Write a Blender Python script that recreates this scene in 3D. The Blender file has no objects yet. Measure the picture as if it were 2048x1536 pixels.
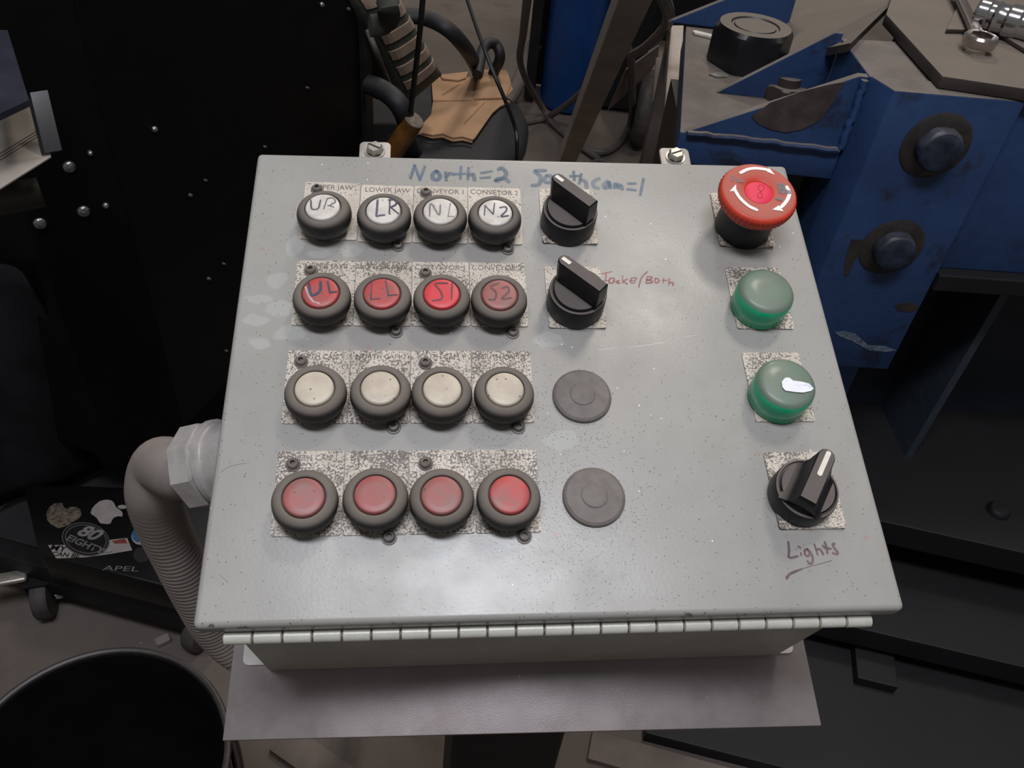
import bpy, bmesh, math, random
from mathutils import Vector, Matrix
random.seed(7)
R = math.radians
PI = math.pi
S = bpy.context.scene
COL = S.collection

# ------------------------------------------------------------------ camera
F = 1680.0                                     # focal length in pixels of the 2048 px wide photograph
CAM = Vector((-0.01606, -0.37547, 1.36284))
CR = Matrix(((0.9931064912, -0.117215601, 0.0),
             (0.0785721782, 0.6657009756, -0.7420704980),
             (0.0869822394, 0.7369550285, 0.6703218451)))
cd = bpy.data.cameras.new('camera'); cam = bpy.data.objects.new('camera', cd); COL.objects.link(cam)
cam.matrix_world = Matrix.Translation(CAM) @ CR.to_4x4()
cd.sensor_fit = 'HORIZONTAL'; cd.sensor_width = 36.0; cd.lens = F / 2048 * 36.0
cd.clip_start = 0.01; cd.clip_end = 60
S.camera = cam
# ------------------------------------------------------------------ world, lights, exposure
w = bpy.data.worlds.new('world'); S.world = w; w.use_nodes = True
w.node_tree.nodes['Background'].inputs[0].default_value = (0.9, 0.86, 0.84, 1)
w.node_tree.nodes['Background'].inputs[1].default_value = 0.085
def area(name, loc, target, sx, sy, power, col):
    l = bpy.data.lights.new(name, 'AREA'); l.shape = 'RECTANGLE'; l.size = sx; l.size_y = sy
    l.energy = power; l.color = col
    o = bpy.data.objects.new(name, l); COL.objects.link(o); o.location = loc
    o.rotation_euler = (Vector(target) - Vector(loc)).to_track_quat('-Z', 'Y').to_euler()
    return o
area('overhead_light', (0.75, 1.35, 4.3), (0.0, 0.2, 0.9), 0.5, 0.5, 17, (1.0, 0.91, 0.80))
area('overhead_light', (-0.05, -0.75, 3.6), (0.0, 0.1, 0.9), 1.5, 0.45, 33, (0.90, 0.92, 1.0))
area('overhead_light', (0.1, 4.2, 4.3), (0.1, 3.2, 0), 0.6, 0.6, 38, (1.0, 0.92, 0.82))  # added, unseen lamp that brightens the back floor and chair
S.view_settings.view_transform = 'Standard'; S.view_settings.look = 'None'
S.view_settings.gamma = 1.0; S.view_settings.use_curve_mapping = False
S.view_settings.exposure = 0.95

# ------------------------------------------------------------------ measuring helpers
LID_Z = 1.05
RL = Matrix(((0.9890517879, -0.1461767225, 0.0202219328),
             (0.1450432323, 0.9377095367, -0.3156949249),
             (0.0271849502, 0.3151716844, 0.9486452381)))
ML = Matrix.Translation((0, 0, LID_Z)) @ RL.to_4x4()       # control-box frame: x right, y up the slope, z out of the lid
MLI = ML.inverted()
def ray(px, py): return (CR @ Vector((px - 1024, -(py - 768), -F))).normalized()
def at(px, py, z):                                          # measured point on the level plane at height z
    d = ray(px, py); return CAM + d * ((z - CAM.z) / d.z)
def atv(px, py, A, B):                                      # measured point on the upright plane through A and B
    n = (B - A).cross(Vector((0, 0, 1))).normalized(); d = ray(px, py)
    return CAM + d * ((A - CAM).dot(n) / d.dot(n))
def L(px, py, h=0.0):                                       # measured point on the plane h above the lid (box frame)
    o = MLI @ CAM; d = RL.transposed() @ ray(px, py)
    p = o + d * ((h - o.z) / d.z); return Vector((p.x, p.y, h))
def proj(P):
    c = CR.transposed() @ (P - CAM); return (1024 + F * c.x / -c.z, 768 - F * c.y / -c.z)
mm = 0.001

# ------------------------------------------------------------------ object helpers
def link(name, me, mat=None, parent=None, smooth=True):
    if mat is not None: me.materials.append(mat)
    o = bpy.data.objects.new(name, me); COL.objects.link(o)
    if parent is not None: o.parent = parent
    return o
def obj(name, bm, mat, parent=None, loc=None, rot=None, smooth=False, ang=40):
    bmesh.ops.recalc_face_normals(bm, faces=bm.faces)
    me = bpy.data.meshes.new(name); bm.to_mesh(me); bm.free()
    if smooth:
        for p in me.polygons: p.use_smooth = True
        try: me.set_sharp_from_angle(angle=R(ang))
        except Exception: pass
    o = link(name, me, mat, parent)
    if loc is not None: o.location = loc
    if rot is not None: o.rotation_euler = rot
    return o
def tag(o, label=None, cat=None, group=None, kind=None):
    for k, v in (('label', label), ('category', cat), ('group', group), ('kind', kind)):
        if v: o[k] = v
    return o
def empty(name, loc, label, cat, mat=None):
    o = bpy.data.objects.new(name, None); COL.objects.link(o); o.empty_display_size = .05
    if mat is not None: o.matrix_world = mat
    else: o.location = loc
    return tag(o, label, cat)
def box(bm, a, b, bev=0, seg=2, M=None):
    r = bmesh.ops.create_cube(bm, size=1); vs = r['verts']
    a = Vector(a); b = Vector(b)
    for v in vs:
        v.co = Vector(((a.x + b.x) / 2 + v.co.x * (b.x - a.x), (a.y + b.y) / 2 + v.co.y * (b.y - a.y), (a.z + b.z) / 2 + v.co.z * (b.z - a.z)))
    if bev > 0:
        es = list({e for v in vs for e in v.link_edges})
        g = bmesh.ops.bevel(bm, geom=es, offset=bev, segments=seg, affect='EDGES', profile=.5)
        vs = list({v for f in g['faces'] for v in f.verts} | {v for v in vs if v.is_valid})
    if M is not None:
        for v in vs: v.co = M @ v.co
    return vs
def lathe(bm, prof, n=32, M=None, cap0=True, cap1=True, rad=None):
    rings = []
    for k, (r, z) in enumerate(prof):
        ring = []
        for i in range(n):
            t = 2 * PI * i / n; rr = r * (rad(k, i) if rad else 1)
            p = Vector((rr * math.cos(t), rr * math.sin(t), z))
            ring.append(bm.verts.new(M @ p if M is not None else p))
        rings.append(ring)
    for a, b in zip(rings, rings[1:]):
        for i in range(n):
            j = (i + 1) % n; bm.faces.new((a[i], a[j], b[j], b[i]))
    if cap0: bm.faces.new(rings[0][::-1])
    if cap1: bm.faces.new(rings[-1])
def prism(bm, pts, lo, hi=None, bev=0, seg=2):
    """closed outline pts (Vectors) extruded by vector `lo`"""
    n = len(pts); a = [bm.verts.new(p) for p in pts]; b = [bm.verts.new(Vector(p) + lo) for p in pts]
    fs = [bm.faces.new(a), bm.faces.new(b[::-1])]
    for i in range(n):
        j = (i + 1) % n; fs.append(bm.faces.new((a[i], b[i], b[j], a[j])))
    if bev > 0:
        bmesh.ops.recalc_face_normals(bm, faces=fs)
        es = list({e for f in fs for e in f.edges})
        bmesh.ops.bevel(bm, geom=es, offset=bev, segments=seg, affect='EDGES', profile=.5)
def smooth_path(pts, k=8):
    P = [Vector(p) for p in pts]
    if len(P) < 3: return P
    Q = [P[0] * 2 - P[1]] + P + [P[-1] * 2 - P[-2]]; out = []
    for i in range(1, len(Q) - 2):
        a, b, c, d = Q[i - 1], Q[i], Q[i + 1], Q[i + 2]
        for s in range(k):
            t = s / k
            out.append(.5 * ((2 * b) + (c - a) * t + (2 * a - 5 * b + 4 * c - d) * t * t + (3 * b - a - 3 * c + d) * t ** 3))
    out.append(P[-1]); return out
def tube(bm, pts, r, n=12, k=8, radf=None, smooth=True, squash=1.0):
    P = smooth_path(pts, k) if smooth else [Vector(p) for p in pts]
    T = [(P[min(i + 1, len(P) - 1)] - P[max(i - 1, 0)]).normalized() for i in range(len(P))]
    u = T[0].orthogonal().normalized(); rings = []; s = 0
    for i, p in enumerate(P):
        if i: s += (p - P[i - 1]).length; u = (u - T[i] * u.dot(T[i])).normalized()
        v = T[i].cross(u); rr = radf(s) if radf else r
        rings.append([bm.verts.new(p + (u * math.cos(2 * PI * j / n) + v * math.sin(2 * PI * j / n) * squash) * rr) for j in range(n)])
    for a, b in zip(rings, rings[1:]):
        for i in range(n):
            j = (i + 1) % n; bm.faces.new((a[i], a[j], b[j], b[i]))
    bm.faces.new(rings[0][::-1]); bm.faces.new(rings[-1])
def sq_bar(bm, A, B, w, h, side=None, bev=0.001):
    d = (B - A); l = d.length; d.normalize()
    s = (side or Vector((1, 0, 0))); s = (s - d * s.dot(d)).normalized(); t = d.cross(s)
    M = Matrix((s, t, d)).transposed().to_4x4(); M.translation = A
    box(bm, (-w / 2, -h / 2, 0), (w / 2, h / 2, l), bev, 2, M)
def rrect(x0, x1, y0, y1, r, n=4):
    out = []
    for cx, cy, a in ((x1 - r, y1 - r, 0), (x0 + r, y1 - r, 90), (x0 + r, y0 + r, 180), (x1 - r, y0 + r, 270)):
        for i in range(n + 1): t = R(a + 90 * i / n); out.append(Vector((cx + r * math.cos(t), cy + r * math.sin(t), 0)))
    return out
def strokes_bm(strokes, w, z, k=6, th=0.00006):
    """marker strokes: flat ribbons with round ends, raised a hair above what they are written on"""
    bm = bmesh.new()
    for st in strokes:
        P = [Vector((p[0], p[1])) for p in st]
        if len(P) > 2: P = [Vector((q.x, q.y)) for q in smooth_path([Vector((p.x, p.y, 0)) for p in P], k)]
        lft, rgt = [], []
        n = len(P)
        for i, p in enumerate(P):
            t = (P[min(i + 1, n - 1)] - P[max(i - 1, 0)])
            if t.length < 1e-9: t = Vector((1, 0))
            t.normalize(); nn = Vector((-t.y, t.x)); ww = w * (.5 if 0 < i < n - 1 else .34)
            off = -t * w * .3 if i == 0 else (t * w * .3 if i == n - 1 else Vector((0, 0)))
            lft.append(bm.verts.new((p.x + off.x + nn.x * ww, p.y + off.y + nn.y * ww, z)))
            rgt.append(bm.verts.new((p.x + off.x - nn.x * ww, p.y + off.y - nn.y * ww, z)))
        for i in range(n - 1):
            bm.faces.new((lft[i], rgt[i], rgt[i + 1], lft[i + 1]))
        z += th * .1
    return bm
def pixstrokes(strokes, ox, oy, sc, h):
    return [[tuple(L(ox + x / sc, oy + y / sc, h)[:2]) for x, y in st] for st in strokes]
def printed(text, size, mat, parent, loc, rotz=0, name='lettering', M=None, sx=1.0, shear=0.0, bold=0.0, align='CENTER'):
    c = bpy.data.curves.new(name, 'FONT'); c.body = text; c.size = size; c.align_x = align; c.align_y = 'CENTER'
    c.shear = shear; c.offset = bold; c.resolution_u = 3
    t = bpy.data.objects.new(name, c); COL.objects.link(t)
    bpy.context.view_layer.update()
    me = bpy.data.meshes.new_from_object(t.evaluated_get(bpy.context.evaluated_depsgraph_get()))
    bpy.data.objects.remove(t); bpy.data.curves.remove(c)
    for v in me.vertices: v.co.x *= sx
    me.name = name; me.materials.clear()
    o = link(name, me, mat, parent)
    if M is not None: o.matrix_local = M
    else: o.location = loc; o.rotation_euler = (0, 0, rotz)
    return o

# ------------------------------------------------------------------ procedural materials
class NB:
    def __init__(s, name):
        s.m = bpy.data.materials.new(name); s.m.use_nodes = True; s.t = s.m.node_tree
        s.b = s.t.nodes['Principled BSDF']; s.tc = s.t.nodes.new('ShaderNodeTexCoord')
        oi = s.t.nodes.new('ShaderNodeObjectInfo')
        ad = s.t.nodes.new('ShaderNodeVectorMath'); ad.operation = 'ADD'
        s.t.links.new(s.tc.outputs['Object'], ad.inputs[0])
        ml = s.t.nodes.new('ShaderNodeMath'); ml.operation = 'MULTIPLY'; ml.inputs[1].default_value = 7.0
        s.t.links.new(oi.outputs['Random'], ml.inputs[0]); s.t.links.new(ml.outputs[0], ad.inputs[1])
        s.P = ad.outputs[0]; s.Praw = s.tc.outputs['Object']
    def n(s, typ, out=0, **kw):
        nd = s.t.nodes.new(typ)
        for k, v in kw.items():
            if k[0] == '_':
                key = k[1:]; key = int(key) if key.isdigit() else key.replace('_', ' ')
                s.set(nd.inputs[key], v)
            else: setattr(nd, k, v)
        return nd.outputs[out]
    def set(s, inp, v):
        if isinstance(v, bpy.types.NodeSocket): s.t.links.new(v, inp)
        else: inp.default_value = v
    def noise(s, scale, detail=4, rough=.6, dist=0, vec=None):
        return s.n('ShaderNodeTexNoise', 0, _Vector=vec or s.P, _Scale=scale, _Detail=detail, _Roughness=rough, _Distortion=dist)
    def ramp(s, v, a, b, lo=0., hi=1.):
        return s.n('ShaderNodeMapRange', 0, _0=v, _1=a, _2=b, _3=lo, _4=hi, interpolation_type='SMOOTHSTEP')
    def math(s, op, a, b=0.): return s.n('ShaderNodeMath', 0, operation=op, _0=a, _1=b)
    def mix(s, f, a, b):
        c = lambda x: (*x, 1) if isinstance(x, tuple) and len(x) == 3 else x
        nd = s.t.nodes.new('ShaderNodeMix'); nd.data_type = 'RGBA'
        s.set(nd.inputs[0], f); s.set(nd.inputs[6], c(a)); s.set(nd.inputs[7], c(b)); return nd.outputs[2]
    def upness(s, a=.35, b=.9):
        g = s.t.nodes.new('ShaderNodeNewGeometry'); x = s.t.nodes.new('ShaderNodeSeparateXYZ')
        s.t.links.new(g.outputs['Normal'], x.inputs[0]); return s.ramp(x.outputs[2], a, b)
    def specks(s, scale, size, density, vec=None):
        v = s.t.nodes.new('ShaderNodeTexVoronoi'); s.set(v.inputs['Vector'], vec or s.P); v.inputs['Scale'].default_value = scale
        sp = s.t.nodes.new('ShaderNodeSeparateColor'); s.t.links.new(v.outputs['Color'], sp.inputs[0])
        near = s.ramp(v.outputs['Distance'], size, size * .5)
        return s.math('MULTIPLY', near, s.math('GREATER_THAN', sp.outputs[0], 1 - density) if not isinstance(density, bpy.types.NodeSocket)
                      else s.math('GREATER_THAN', s.math('ADD', sp.outputs[0], density), 1.0))
    def bump(s, h, strength=.3, dist=.001):
        b = s.t.nodes.new('ShaderNodeBump'); b.inputs['Strength'].default_value = strength; b.inputs['Distance'].default_value = dist
        s.t.links.new(h, b.inputs['Height']); s.t.links.new(b.outputs[0], s.b.inputs['Normal'])
    def done(s, col, rough=.5, metal=0., **kw):
        c = (*col, 1) if isinstance(col, tuple) and len(col) == 3 else col
        s.set(s.b.inputs['Base Color'], c); s.set(s.b.inputs['Roughness'], rough); s.set(s.b.inputs['Metallic'], metal)
        for k, v in kw.items(): s.set(s.b.inputs[k.replace('_', ' ')], v)
        return s.m

def simple(name, col, rough=.5, metal=0., var=.15, scale=60, bump=.0, dust=None, dcol=(.17, .14, .12), spec=.5, dlo=.35, dhi=.9, **kw):
    b = NB(name); n = b.noise(scale)
    dark = tuple(c * (1 - var) for c in col); lite = tuple(min(1, c * (1 + var)) for c in col)
    c = b.mix(b.ramp(n, .3, .7), dark, lite); r = rough
    if dust:
        d = b.math('MULTIPLY', b.upness(dlo, dhi), b.ramp(b.noise(scale * .35), .2, .7, dust * .75, dust))
        c = b.mix(d, c, dcol); r = b.math('ADD', b.math('MULTIPLY', d, .85 - rough), rough)
        if metal: metal = b.math('MULTIPLY', b.math('SUBTRACT', 1., d), metal)
    if bump: b.bump(b.noise(scale * 6, 3), bump, .0006)
    kw2 = {'Specular_IOR_Level': spec}; kw2.update(kw)
    return b.done(c, r, metal, **kw2)

def lid_paint():
    b = NB('grey_enamel'); P = b.Praw
    c = b.mix(b.ramp(b.noise(9, 5, .6, .4, P), .3, .7), (.276, .269, .249), (.318, .310, .290))
    c = b.mix(b.ramp(b.noise(30, 6, .7, 0, P), .5, .8, 0, .45), c, (.245, .228, .205))
    # pale wiped blotches on the left, each where the photograph shows it
    wob = b.n('ShaderNodeVectorMath', 0, operation='SCALE', _0=b.n('ShaderNodeTexNoise', 1, _Vector=P, _Scale=60.), _Scale=.012)
    Pw = b.n('ShaderNodeVectorMath', 0, operation='ADD', _0=P, _1=wob)
    tot = None
    for px, py, rx, ry in ((592, 492, 7, 9), (640, 507, 6, 3.5), (705, 503, 8, 4.5), (515, 598, 8, 4), (512, 640, 7, 4), (560, 618, 9, 5), (582, 668, 9, 5), (520, 684, 7, 4), (1095, 680, 9, 5), (555, 560, 6, 6), (1120, 880, 9, 6)):
        q = L(px, py); v = b.n('ShaderNodeVectorMath', 0, operation='SUBTRACT', _0=Pw, _1=(q.x + .006, q.y + .006, q.z + .006))
        v = b.n('ShaderNodeVectorMath', 0, operation='MULTIPLY', _0=v, _1=(1000 / rx, 1000 / ry, 10.))
        dd = b.n('ShaderNodeVectorMath', 1, operation='LENGTH', _0=v)
        k = b.ramp(dd, 1.15, .8, 0, .6); tot = k if tot is None else b.math('MAXIMUM', tot, k)
    c = b.mix(tot, c, (.375, .38, .36))
    # brown grime round the switch columns, darkest between the button rows
    g = None
    for (x, y, rx, ry, k) in ((-76, 15, 82, 118, .38), (136, 75, 30, 50, .45), (30, 20, 34, 90, .2), (136, -90, 34, 40, .16), (60, 140, 180, 20, .3)):
        v = b.n('ShaderNodeVectorMath', 0, operation='SUBTRACT', _0=Pw, _1=(x * mm + .006, y * mm + .006, .006))
        v = b.n('ShaderNodeVectorMath', 0, operation='MULTIPLY', _0=v, _1=(1000 / rx, 1000 / ry, 3.))
        dd = b.n('ShaderNodeVectorMath', 1, operation='LENGTH', _0=v); kk = b.ramp(dd, 1.2, .5, 0, k)
        g = kk if g is None else b.math('MAXIMUM', g, kk)
    c = b.mix(b.math('MULTIPLY', g, b.math('SUBTRACT', 1., tot)), c, (.225, .205, .185))
    # soot specks, thickest right of the lower button rows
    q = L(1120, 985); v = b.n('ShaderNodeVectorMath', 0, operation='SUBTRACT', _0=P, _1=q)
    v = b.n('ShaderNodeVectorMath', 0, operation='MULTIPLY', _0=v, _1=(1 / .045, 1 / .055, 1.))
    dens = b.ramp(b.n('ShaderNodeVectorMath', 1, operation='LENGTH', _0=v), 1.6, .1, .035, .42)
    c = b.mix(b.math('MULTIPLY', b.specks(900, .42, dens, P), .75), c, (.06, .05, .045))
    c = b.mix(b.math('MULTIPLY', b.specks(260, .16, .05, P), .8), c, (.05, .04, .035))
    c = b.mix(b.math('MULTIPLY', b.specks(170, .085, .11, P), 1.), c, (.95, .95, .98))  # white sparkle glints painted into the colour as fine specks
    c = b.mix(b.math('MULTIPLY', b.specks(60, .12, .05, P), .5), c, (.35, .2, .15))
    # chipped dark spots along the folded edges
    sx = b.n('ShaderNodeSeparateXYZ', 1, _0=P)
    e = b.ramp(sx, -.1485, -.1505, 0, .38)
    c = b.mix(b.math('MULTIPLY', b.math('GREATER_THAN', b.math('ADD', b.noise(140, 3, .6, 0, P), e), 1.04), .8), c, (.08, .06, .05))
    r = b.ramp(b.noise(14, 5, .6, 0, P), .3, .75, .30, .46)
    r = b.math('ADD', r, b.math('MULTIPLY', g, .25))
    b.bump(b.noise(520, 2, .5, 0, P), .13, .0004)
    return b.done(c, r, 0., Specular_IOR_Level=.5)
def legend_metal(name, amt):
    b = NB(name)
    c = b.mix(b.ramp(b.noise(40), .35, .65), (.43, .385, .325), (.54, .485, .42))
    n1 = b.noise(750, 3, .75); n2 = b.noise(60, 2)
    sp = b.ramp(b.math('ADD', n1, b.math('MULTIPLY', b.math('SUBTRACT', n2, .5), .35)), .62 - amt, .66 - amt)
    c = b.mix(b.math('MULTIPLY', sp, .85), c, (.055, .045, .04))
    return b.done(c, .5, .1)
def steel_plate():
    b = NB('bare_steel')
    c = b.mix(b.ramp(b.noise(7, 5, .6), .3, .7), (.20, .178, .175), (.28, .245, .24))
    c = b.mix(b.ramp(b.noise(20, 5, .7), .55, .8, 0, .5), c, (.15, .105, .085))
    c = b.mix(b.specks(150, .08, .05), c, (.8, .8, .82))  # sparkle on the steel painted in as bright specks
    b.bump(b.noise(1500, 2, .6), .3, .00022)
    return b.done(c, b.ramp(b.noise(26, 4), .3, .7, .30, .44), .45)
def concrete():
    b = NB('concrete_floor')
    c = b.mix(b.ramp(b.noise(1.6, 6, .62, .3), .3, .7), (.098, .081, .070), (.150, .127, .111))
    c = b.mix(b.ramp(b.noise(9, 6, .7), .5, .78, 0, .7), c, (.07, .06, .055))
    c = b.mix(b.specks(45, .09, .08), c, (.26, .24, .22))
    b.bump(b.noise(60, 5, .7), .3, .002)
    return b.done(c, .82, 0., Specular_IOR_Level=.25)
def machine_blue(name='machine_blue', k=1.0, dust=.95):
    b = NB(name)
    c = b.mix(b.ramp(b.noise(5, 5, .6), .3, .7), (.018 * k, .040 * k, .105 * k), (.028 * k, .065 * k, .17 * k))
    c = b.mix(b.ramp(b.noise(11, 5, .65, .4), .54, .68, 0, .8), c, (.016 * k, .018 * k, .028 * k))
    c = b.mix(b.ramp(b.noise(33, 6, .75), .66, .72, 0, .8), c, (.045, .033, .028))
    c = b.mix(b.ramp(b.noise(52, 6, .8), .665, .72, 0, .6), c, (.09, .13, .22))
    d = b.math('MULTIPLY', b.upness(.3, .8), b.ramp(b.noise(9), .2, .6, dust * .9, dust))
    c = b.mix(d, c, b.mix(b.ramp(b.noise(14, 5), .3, .7), (.115, .095, .078), (.165, .14, .118)))
    b.bump(b.noise(40, 5, .6), .3, .003)
    return b.done(c, b.math('ADD', b.math('MULTIPLY', d, .4), .45), 0., Specular_IOR_Level=.35)
def marker(name, col, strength=.9, patch=.45):
    b = NB(name); out = b.t.nodes['Material Output']
    a = b.math('MULTIPLY', b.ramp(b.noise(330, 4, .7), .5 - patch, .5, .25, 1.), b.ramp(b.noise(60, 2), .25, .6, .55, 1.))
    a = b.math('MULTIPLY', a, strength)
    b.done(b.mix(b.ramp(b.noise(80), .35, .65), col, tuple(x * 1.5 + .02 for x in col)), .5)
    b.set(b.b.inputs['Alpha'], a); return b.m

M_lid = lid_paint()
M_box = simple('box_paint', (.37, .36, .31), .42, 0, .08, 30, .1, spec=.4)
M_hinge = simple('hinge_paint', (.52, .51, .44), .3, 0, .06, 80, .15)
M_steel = steel_plate()
M_leg = [legend_metal('legend_metal_light', .03), legend_metal('legend_metal_soiled', .085), legend_metal('legend_metal_sooty', .11), legend_metal('legend_metal_sooty', .125)]
DG = (.160, .138, .118)
M_boot = simple('black_rubber', (.022, .02, .019), .5, 0, .2, 120, .05, dust=.97, dcol=DG, dlo=.05, dhi=.65, spec=.3)
M_boot1 = simple('black_rubber_worn', (.020, .019, .019), .45, 0, .2, 120, .05, dust=.88, dcol=DG, dlo=.2, dhi=.85, spec=.4)
M_black = simple('black_plastic', (.006, .006, .008), .4, 0, .2, 120, .03, dust=.8, dcol=DG, dlo=.6, dhi=.95, spec=.3)
M_knobtop = simple('dusty_black_plastic', (.006, .006, .008), .36, 0, .2, 120, .03, dust=.85, dcol=(.135, .115, .105), dlo=.6, dhi=.94, spec=.3)
M_plug = simple('dusty_grey_plastic', (.135, .118, .107), .62, 0, .12, 160, .1)
M_chrome = simple('nickel_screw', (.42, .40, .36), .42, .8, .15, 300)
M_alu = simple('cast_aluminium', (.50, .48, .46), .36, .5, .1, 90, .2)
M_brkt = simple('stainless_clamp', (.36, .33, .30), .5, .3, .1, 90, .1)
M_rivet = simple('dull_screw_steel', (.13, .115, .105), .55, .2, .2, 200)
M_hole = simple('dark_recess', (.006, .006, .006), .8)
def cap_mat(name, col, soil, amt, dots=0.06):
    b = NB(name)
    c = b.mix(b.ramp(b.noise(90, 4), .35, .68, 0, amt), col, soil)
    c = b.mix(b.math('MULTIPLY', b.specks(420, .3, dots), .85), c, (.06, .05, .045))
    c = b.mix(b.specks(260, .1, .04), c, (.9, .9, .9))
    return b.done(c, .45)
M_white = cap_mat('white_cap', (.60, .57, .52), (.42, .385, .345), .8)
M_cream = cap_mat('cream_cap', (.50, .44, .35), (.40, .345, .275), .9, .12)
M_red = cap_mat('red_cap', (.42, .05, .048), (.24, .085, .072), .9)
M_redbright = cap_mat('bright_red_cap', (.56, .035, .045), (.45, .06, .06), .6)
M_reddull = cap_mat('dusty_red_cap', (.30, .075, .07), (.22, .105, .09), .9)
M_estop = simple('red_mushroom', (.52, .05, .028), .4, 0, .08, 70, .0, dust=.97, dcol=(.40, .13, .10), dlo=.75, dhi=.92, spec=.2)
M_print = marker('legend_ink', (.10, .085, .075), .95)
M_mblue = marker('faded_blue_marker', (.075, .12, .17), .62)
M_mblack = marker('dark_marker', (.035, .04, .07), .95)
M_mfaint = marker('faint_marker', (.13, .13, .14), .8)
M_mred = marker('faded_red_marker', (.26, .07, .075), .7)
M_mpurple = marker('purple_marker', (.10, .055, .062), 1., .3)
M_whiteprint = simple('white_print', (.80, .76, .74), .5, 0, .05)
M_indicator = simple('indicator_white', (.66, .62, .55), .45, 0, .06, 200)
M_blotch = simple('white_paint_chip', (.74, .76, .84), .5, 0, .05, 300)
b = NB('green_lens'); up = b.math('MULTIPLY', b.upness(.05, .5), .95)
M_green = b.done(b.mix(up, (.0, .44, .21), b.mix(b.ramp(b.noise(60), .3, .7), (.115, .165, .125), (.16, .155, .13))), b.ramp(up, 0, .86, .2, .5), 0., Transmission_Weight=b.math('MULTIPLY', b.math('SUBTRACT', 1., up), .08), Coat_Weight=.12, Coat_Roughness=.15)
b = NB('lit_red_lens'); P = b.Praw
sx = b.n('ShaderNodeVectorMath', 1, operation='LENGTH', _0=b.n('ShaderNodeVectorMath', 0, operation='SUBTRACT', _0=P, _1=(0, -.001, .0)))
hot = b.ramp(b.n('ShaderNodeVectorMath', 1, operation='LENGTH', _0=b.n('ShaderNodeVectorMath', 0, operation='SUBTRACT', _0=P, _1=(-.0012, -.0052, .0))), .0075, .0, 0, 1)
M_glow = b.done((.30, .02, .04), .6, 0., Emission_Color=b.mix(hot, (.75, .006, .05), (1., .16, .12)), Emission_Strength=b.math('ADD', b.math('MULTIPLY', hot, .9), b.ramp(sx, .0092, .005, .3, .75)))
M_conduit = simple('grey_conduit', (.20, .172, .155), .6, 0, .08, 40, .1)
M_cab = simple('black_cabinet_paint', (.0035, .0035, .0038), .5, 0, .1, 20, spec=.12)
M_cab2 = simple('black_steel_frame', (.010, .010, .011), .5, 0, .2, 20, spec=.2)
M_fabric = simple('charcoal_felt', (.013, .012, .014), .95, 0, .35, 8, spec=.1)
M_bin = simple('black_bin_plastic', (.006, .006, .007), .45, 0, .3, 15, spec=.25)
M_binrim = simple('dusty_bin_rim', (.028, .024, .023), .5, 0, .3, 30)
M_tray = simple('dark_tray', (.009, .009, .011), .4, 0, .2, 12, dust=.25, dcol=(.04, .036, .034))
M_case = simple('gloss_black_case', (.004, .004, .004), .3, 0, .1, 12, spec=.3)
M_stickerw = simple('white_sticker', (.20, .185, .175), .5, 0, .1, 60)
M_stickerg = simple('grey_sticker_print', (.055, .05, .05), .5, 0, .1, 60)
M_stickerk = simple('black_sticker', (.004, .004, .004), .4)
M_stickerr = simple('red_sticker_print', (.13, .02, .02), .5)
M_stickerb = simple('blue_sticker', (.015, .07, .16), .5, 0, .4, 90)
M_stickerp = simple('patterned_sticker', (.07, .055, .042), .5, 0, .7, 160)
M_floor = concrete()
M_blue = machine_blue()
M_blued = machine_blue('machine_blue_deep', .35, .5)
M_dark = simple('shaded_machine_steel', (.0045, .005, .0065), .5, 0, .3, 8, dust=.45, dcol=(.013, .012, .011))  # weak light low on the press put into the near-black colour
M_darkrib = simple('shaded_recess_blue', (.016, .021, .032), .5, 0, .2, 8)  # dimness of the recess put into the blue-black colour
M_dusty = simple('dust_covered_steel', (.045, .035, .032), .6, .2, .25, 18, .25, dust=.97, dcol=(.15, .125, .102))
M_nut = simple('black_oxide_nut', (.018, .018, .021), .4, .3, .2, 30, .15, dust=.92, dcol=(.145, .12, .098), dlo=.5, dhi=.95)
M_bolt = simple('dusty_blue_bolt', (.020, .032, .055), .4, .2, .5, 50, .3, dust=.3, dcol=(.12, .1, .085), dlo=-.1, dhi=.6)
M_washer = simple('oily_recess_paint', (.030, .026, .024), .35, 0, .3, 40)
M_wrench = simple('wrench_steel', (.22, .19, .18), .35, .9, .1, 60)
M_ring = simple('polished_wrench_end', (.50, .46, .43), .18, 1., .1, 60)
M_mirror = simple('mirror_chrome', (.55, .55, .57), .14, 1., .02, 60)
M_chalk = simple('soapstone', (.52, .49, .44), .7)
M_gas = simple('gas_bottle_blue', (.004, .040, .165), .42, 0, .12, 6)
M_chair = simple('black_chair_plastic', (.007, .007, .009), .55, 0, .2, 30, dust=.45, dcol=(.028, .026, .028))
M_seat = simple('dark_navy_fabric', (.0035, .004, .007), .7, 0, .2, 60)
M_card = simple('cardboard', (.34, .20, .11), .8, 0, .1, 14, .1)
M_cardedge = simple('torn_cardboard_edge', (.22, .12, .06), .9)
M_pack = simple('olive_nylon', (.042, .045, .036), .8, 0, .25, 60, .2)
M_web = simple('tan_webbing', (.24, .175, .13), .85, 0, .15, 120, .2)
M_wood = simple('stained_wood_handle', (.15, .065, .012), .45, 0, .3, 30)
M_woodend = simple('sawn_end_grain', (.13, .10, .08), .8, 0, .3, 120)
M_rod = simple('black_cable', (.007, .007, .007), .5)
M_beam = simple('dusty_square_tube', (.36, .305, .265), .7, 0, .12, 10, .1)
M_hose = simple('dusty_rubber_hose', (.085, .074, .067), .65, 0, .2, 20)
M_brown = simple('dusty_brown_panel', (.15, .122, .105), .8, 0, .25, 8)
M_tyre = simple('dusty_tyre', (.045, .039, .036), .7, 0, .3, 30)
M_sheet = simple('pale_sheet', (.30, .27, .24), .4, .1, .2, 9)
M_smoke = simple('smoked_strip', (.012, .011, .012), .15, 0, .1, 20)
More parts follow.
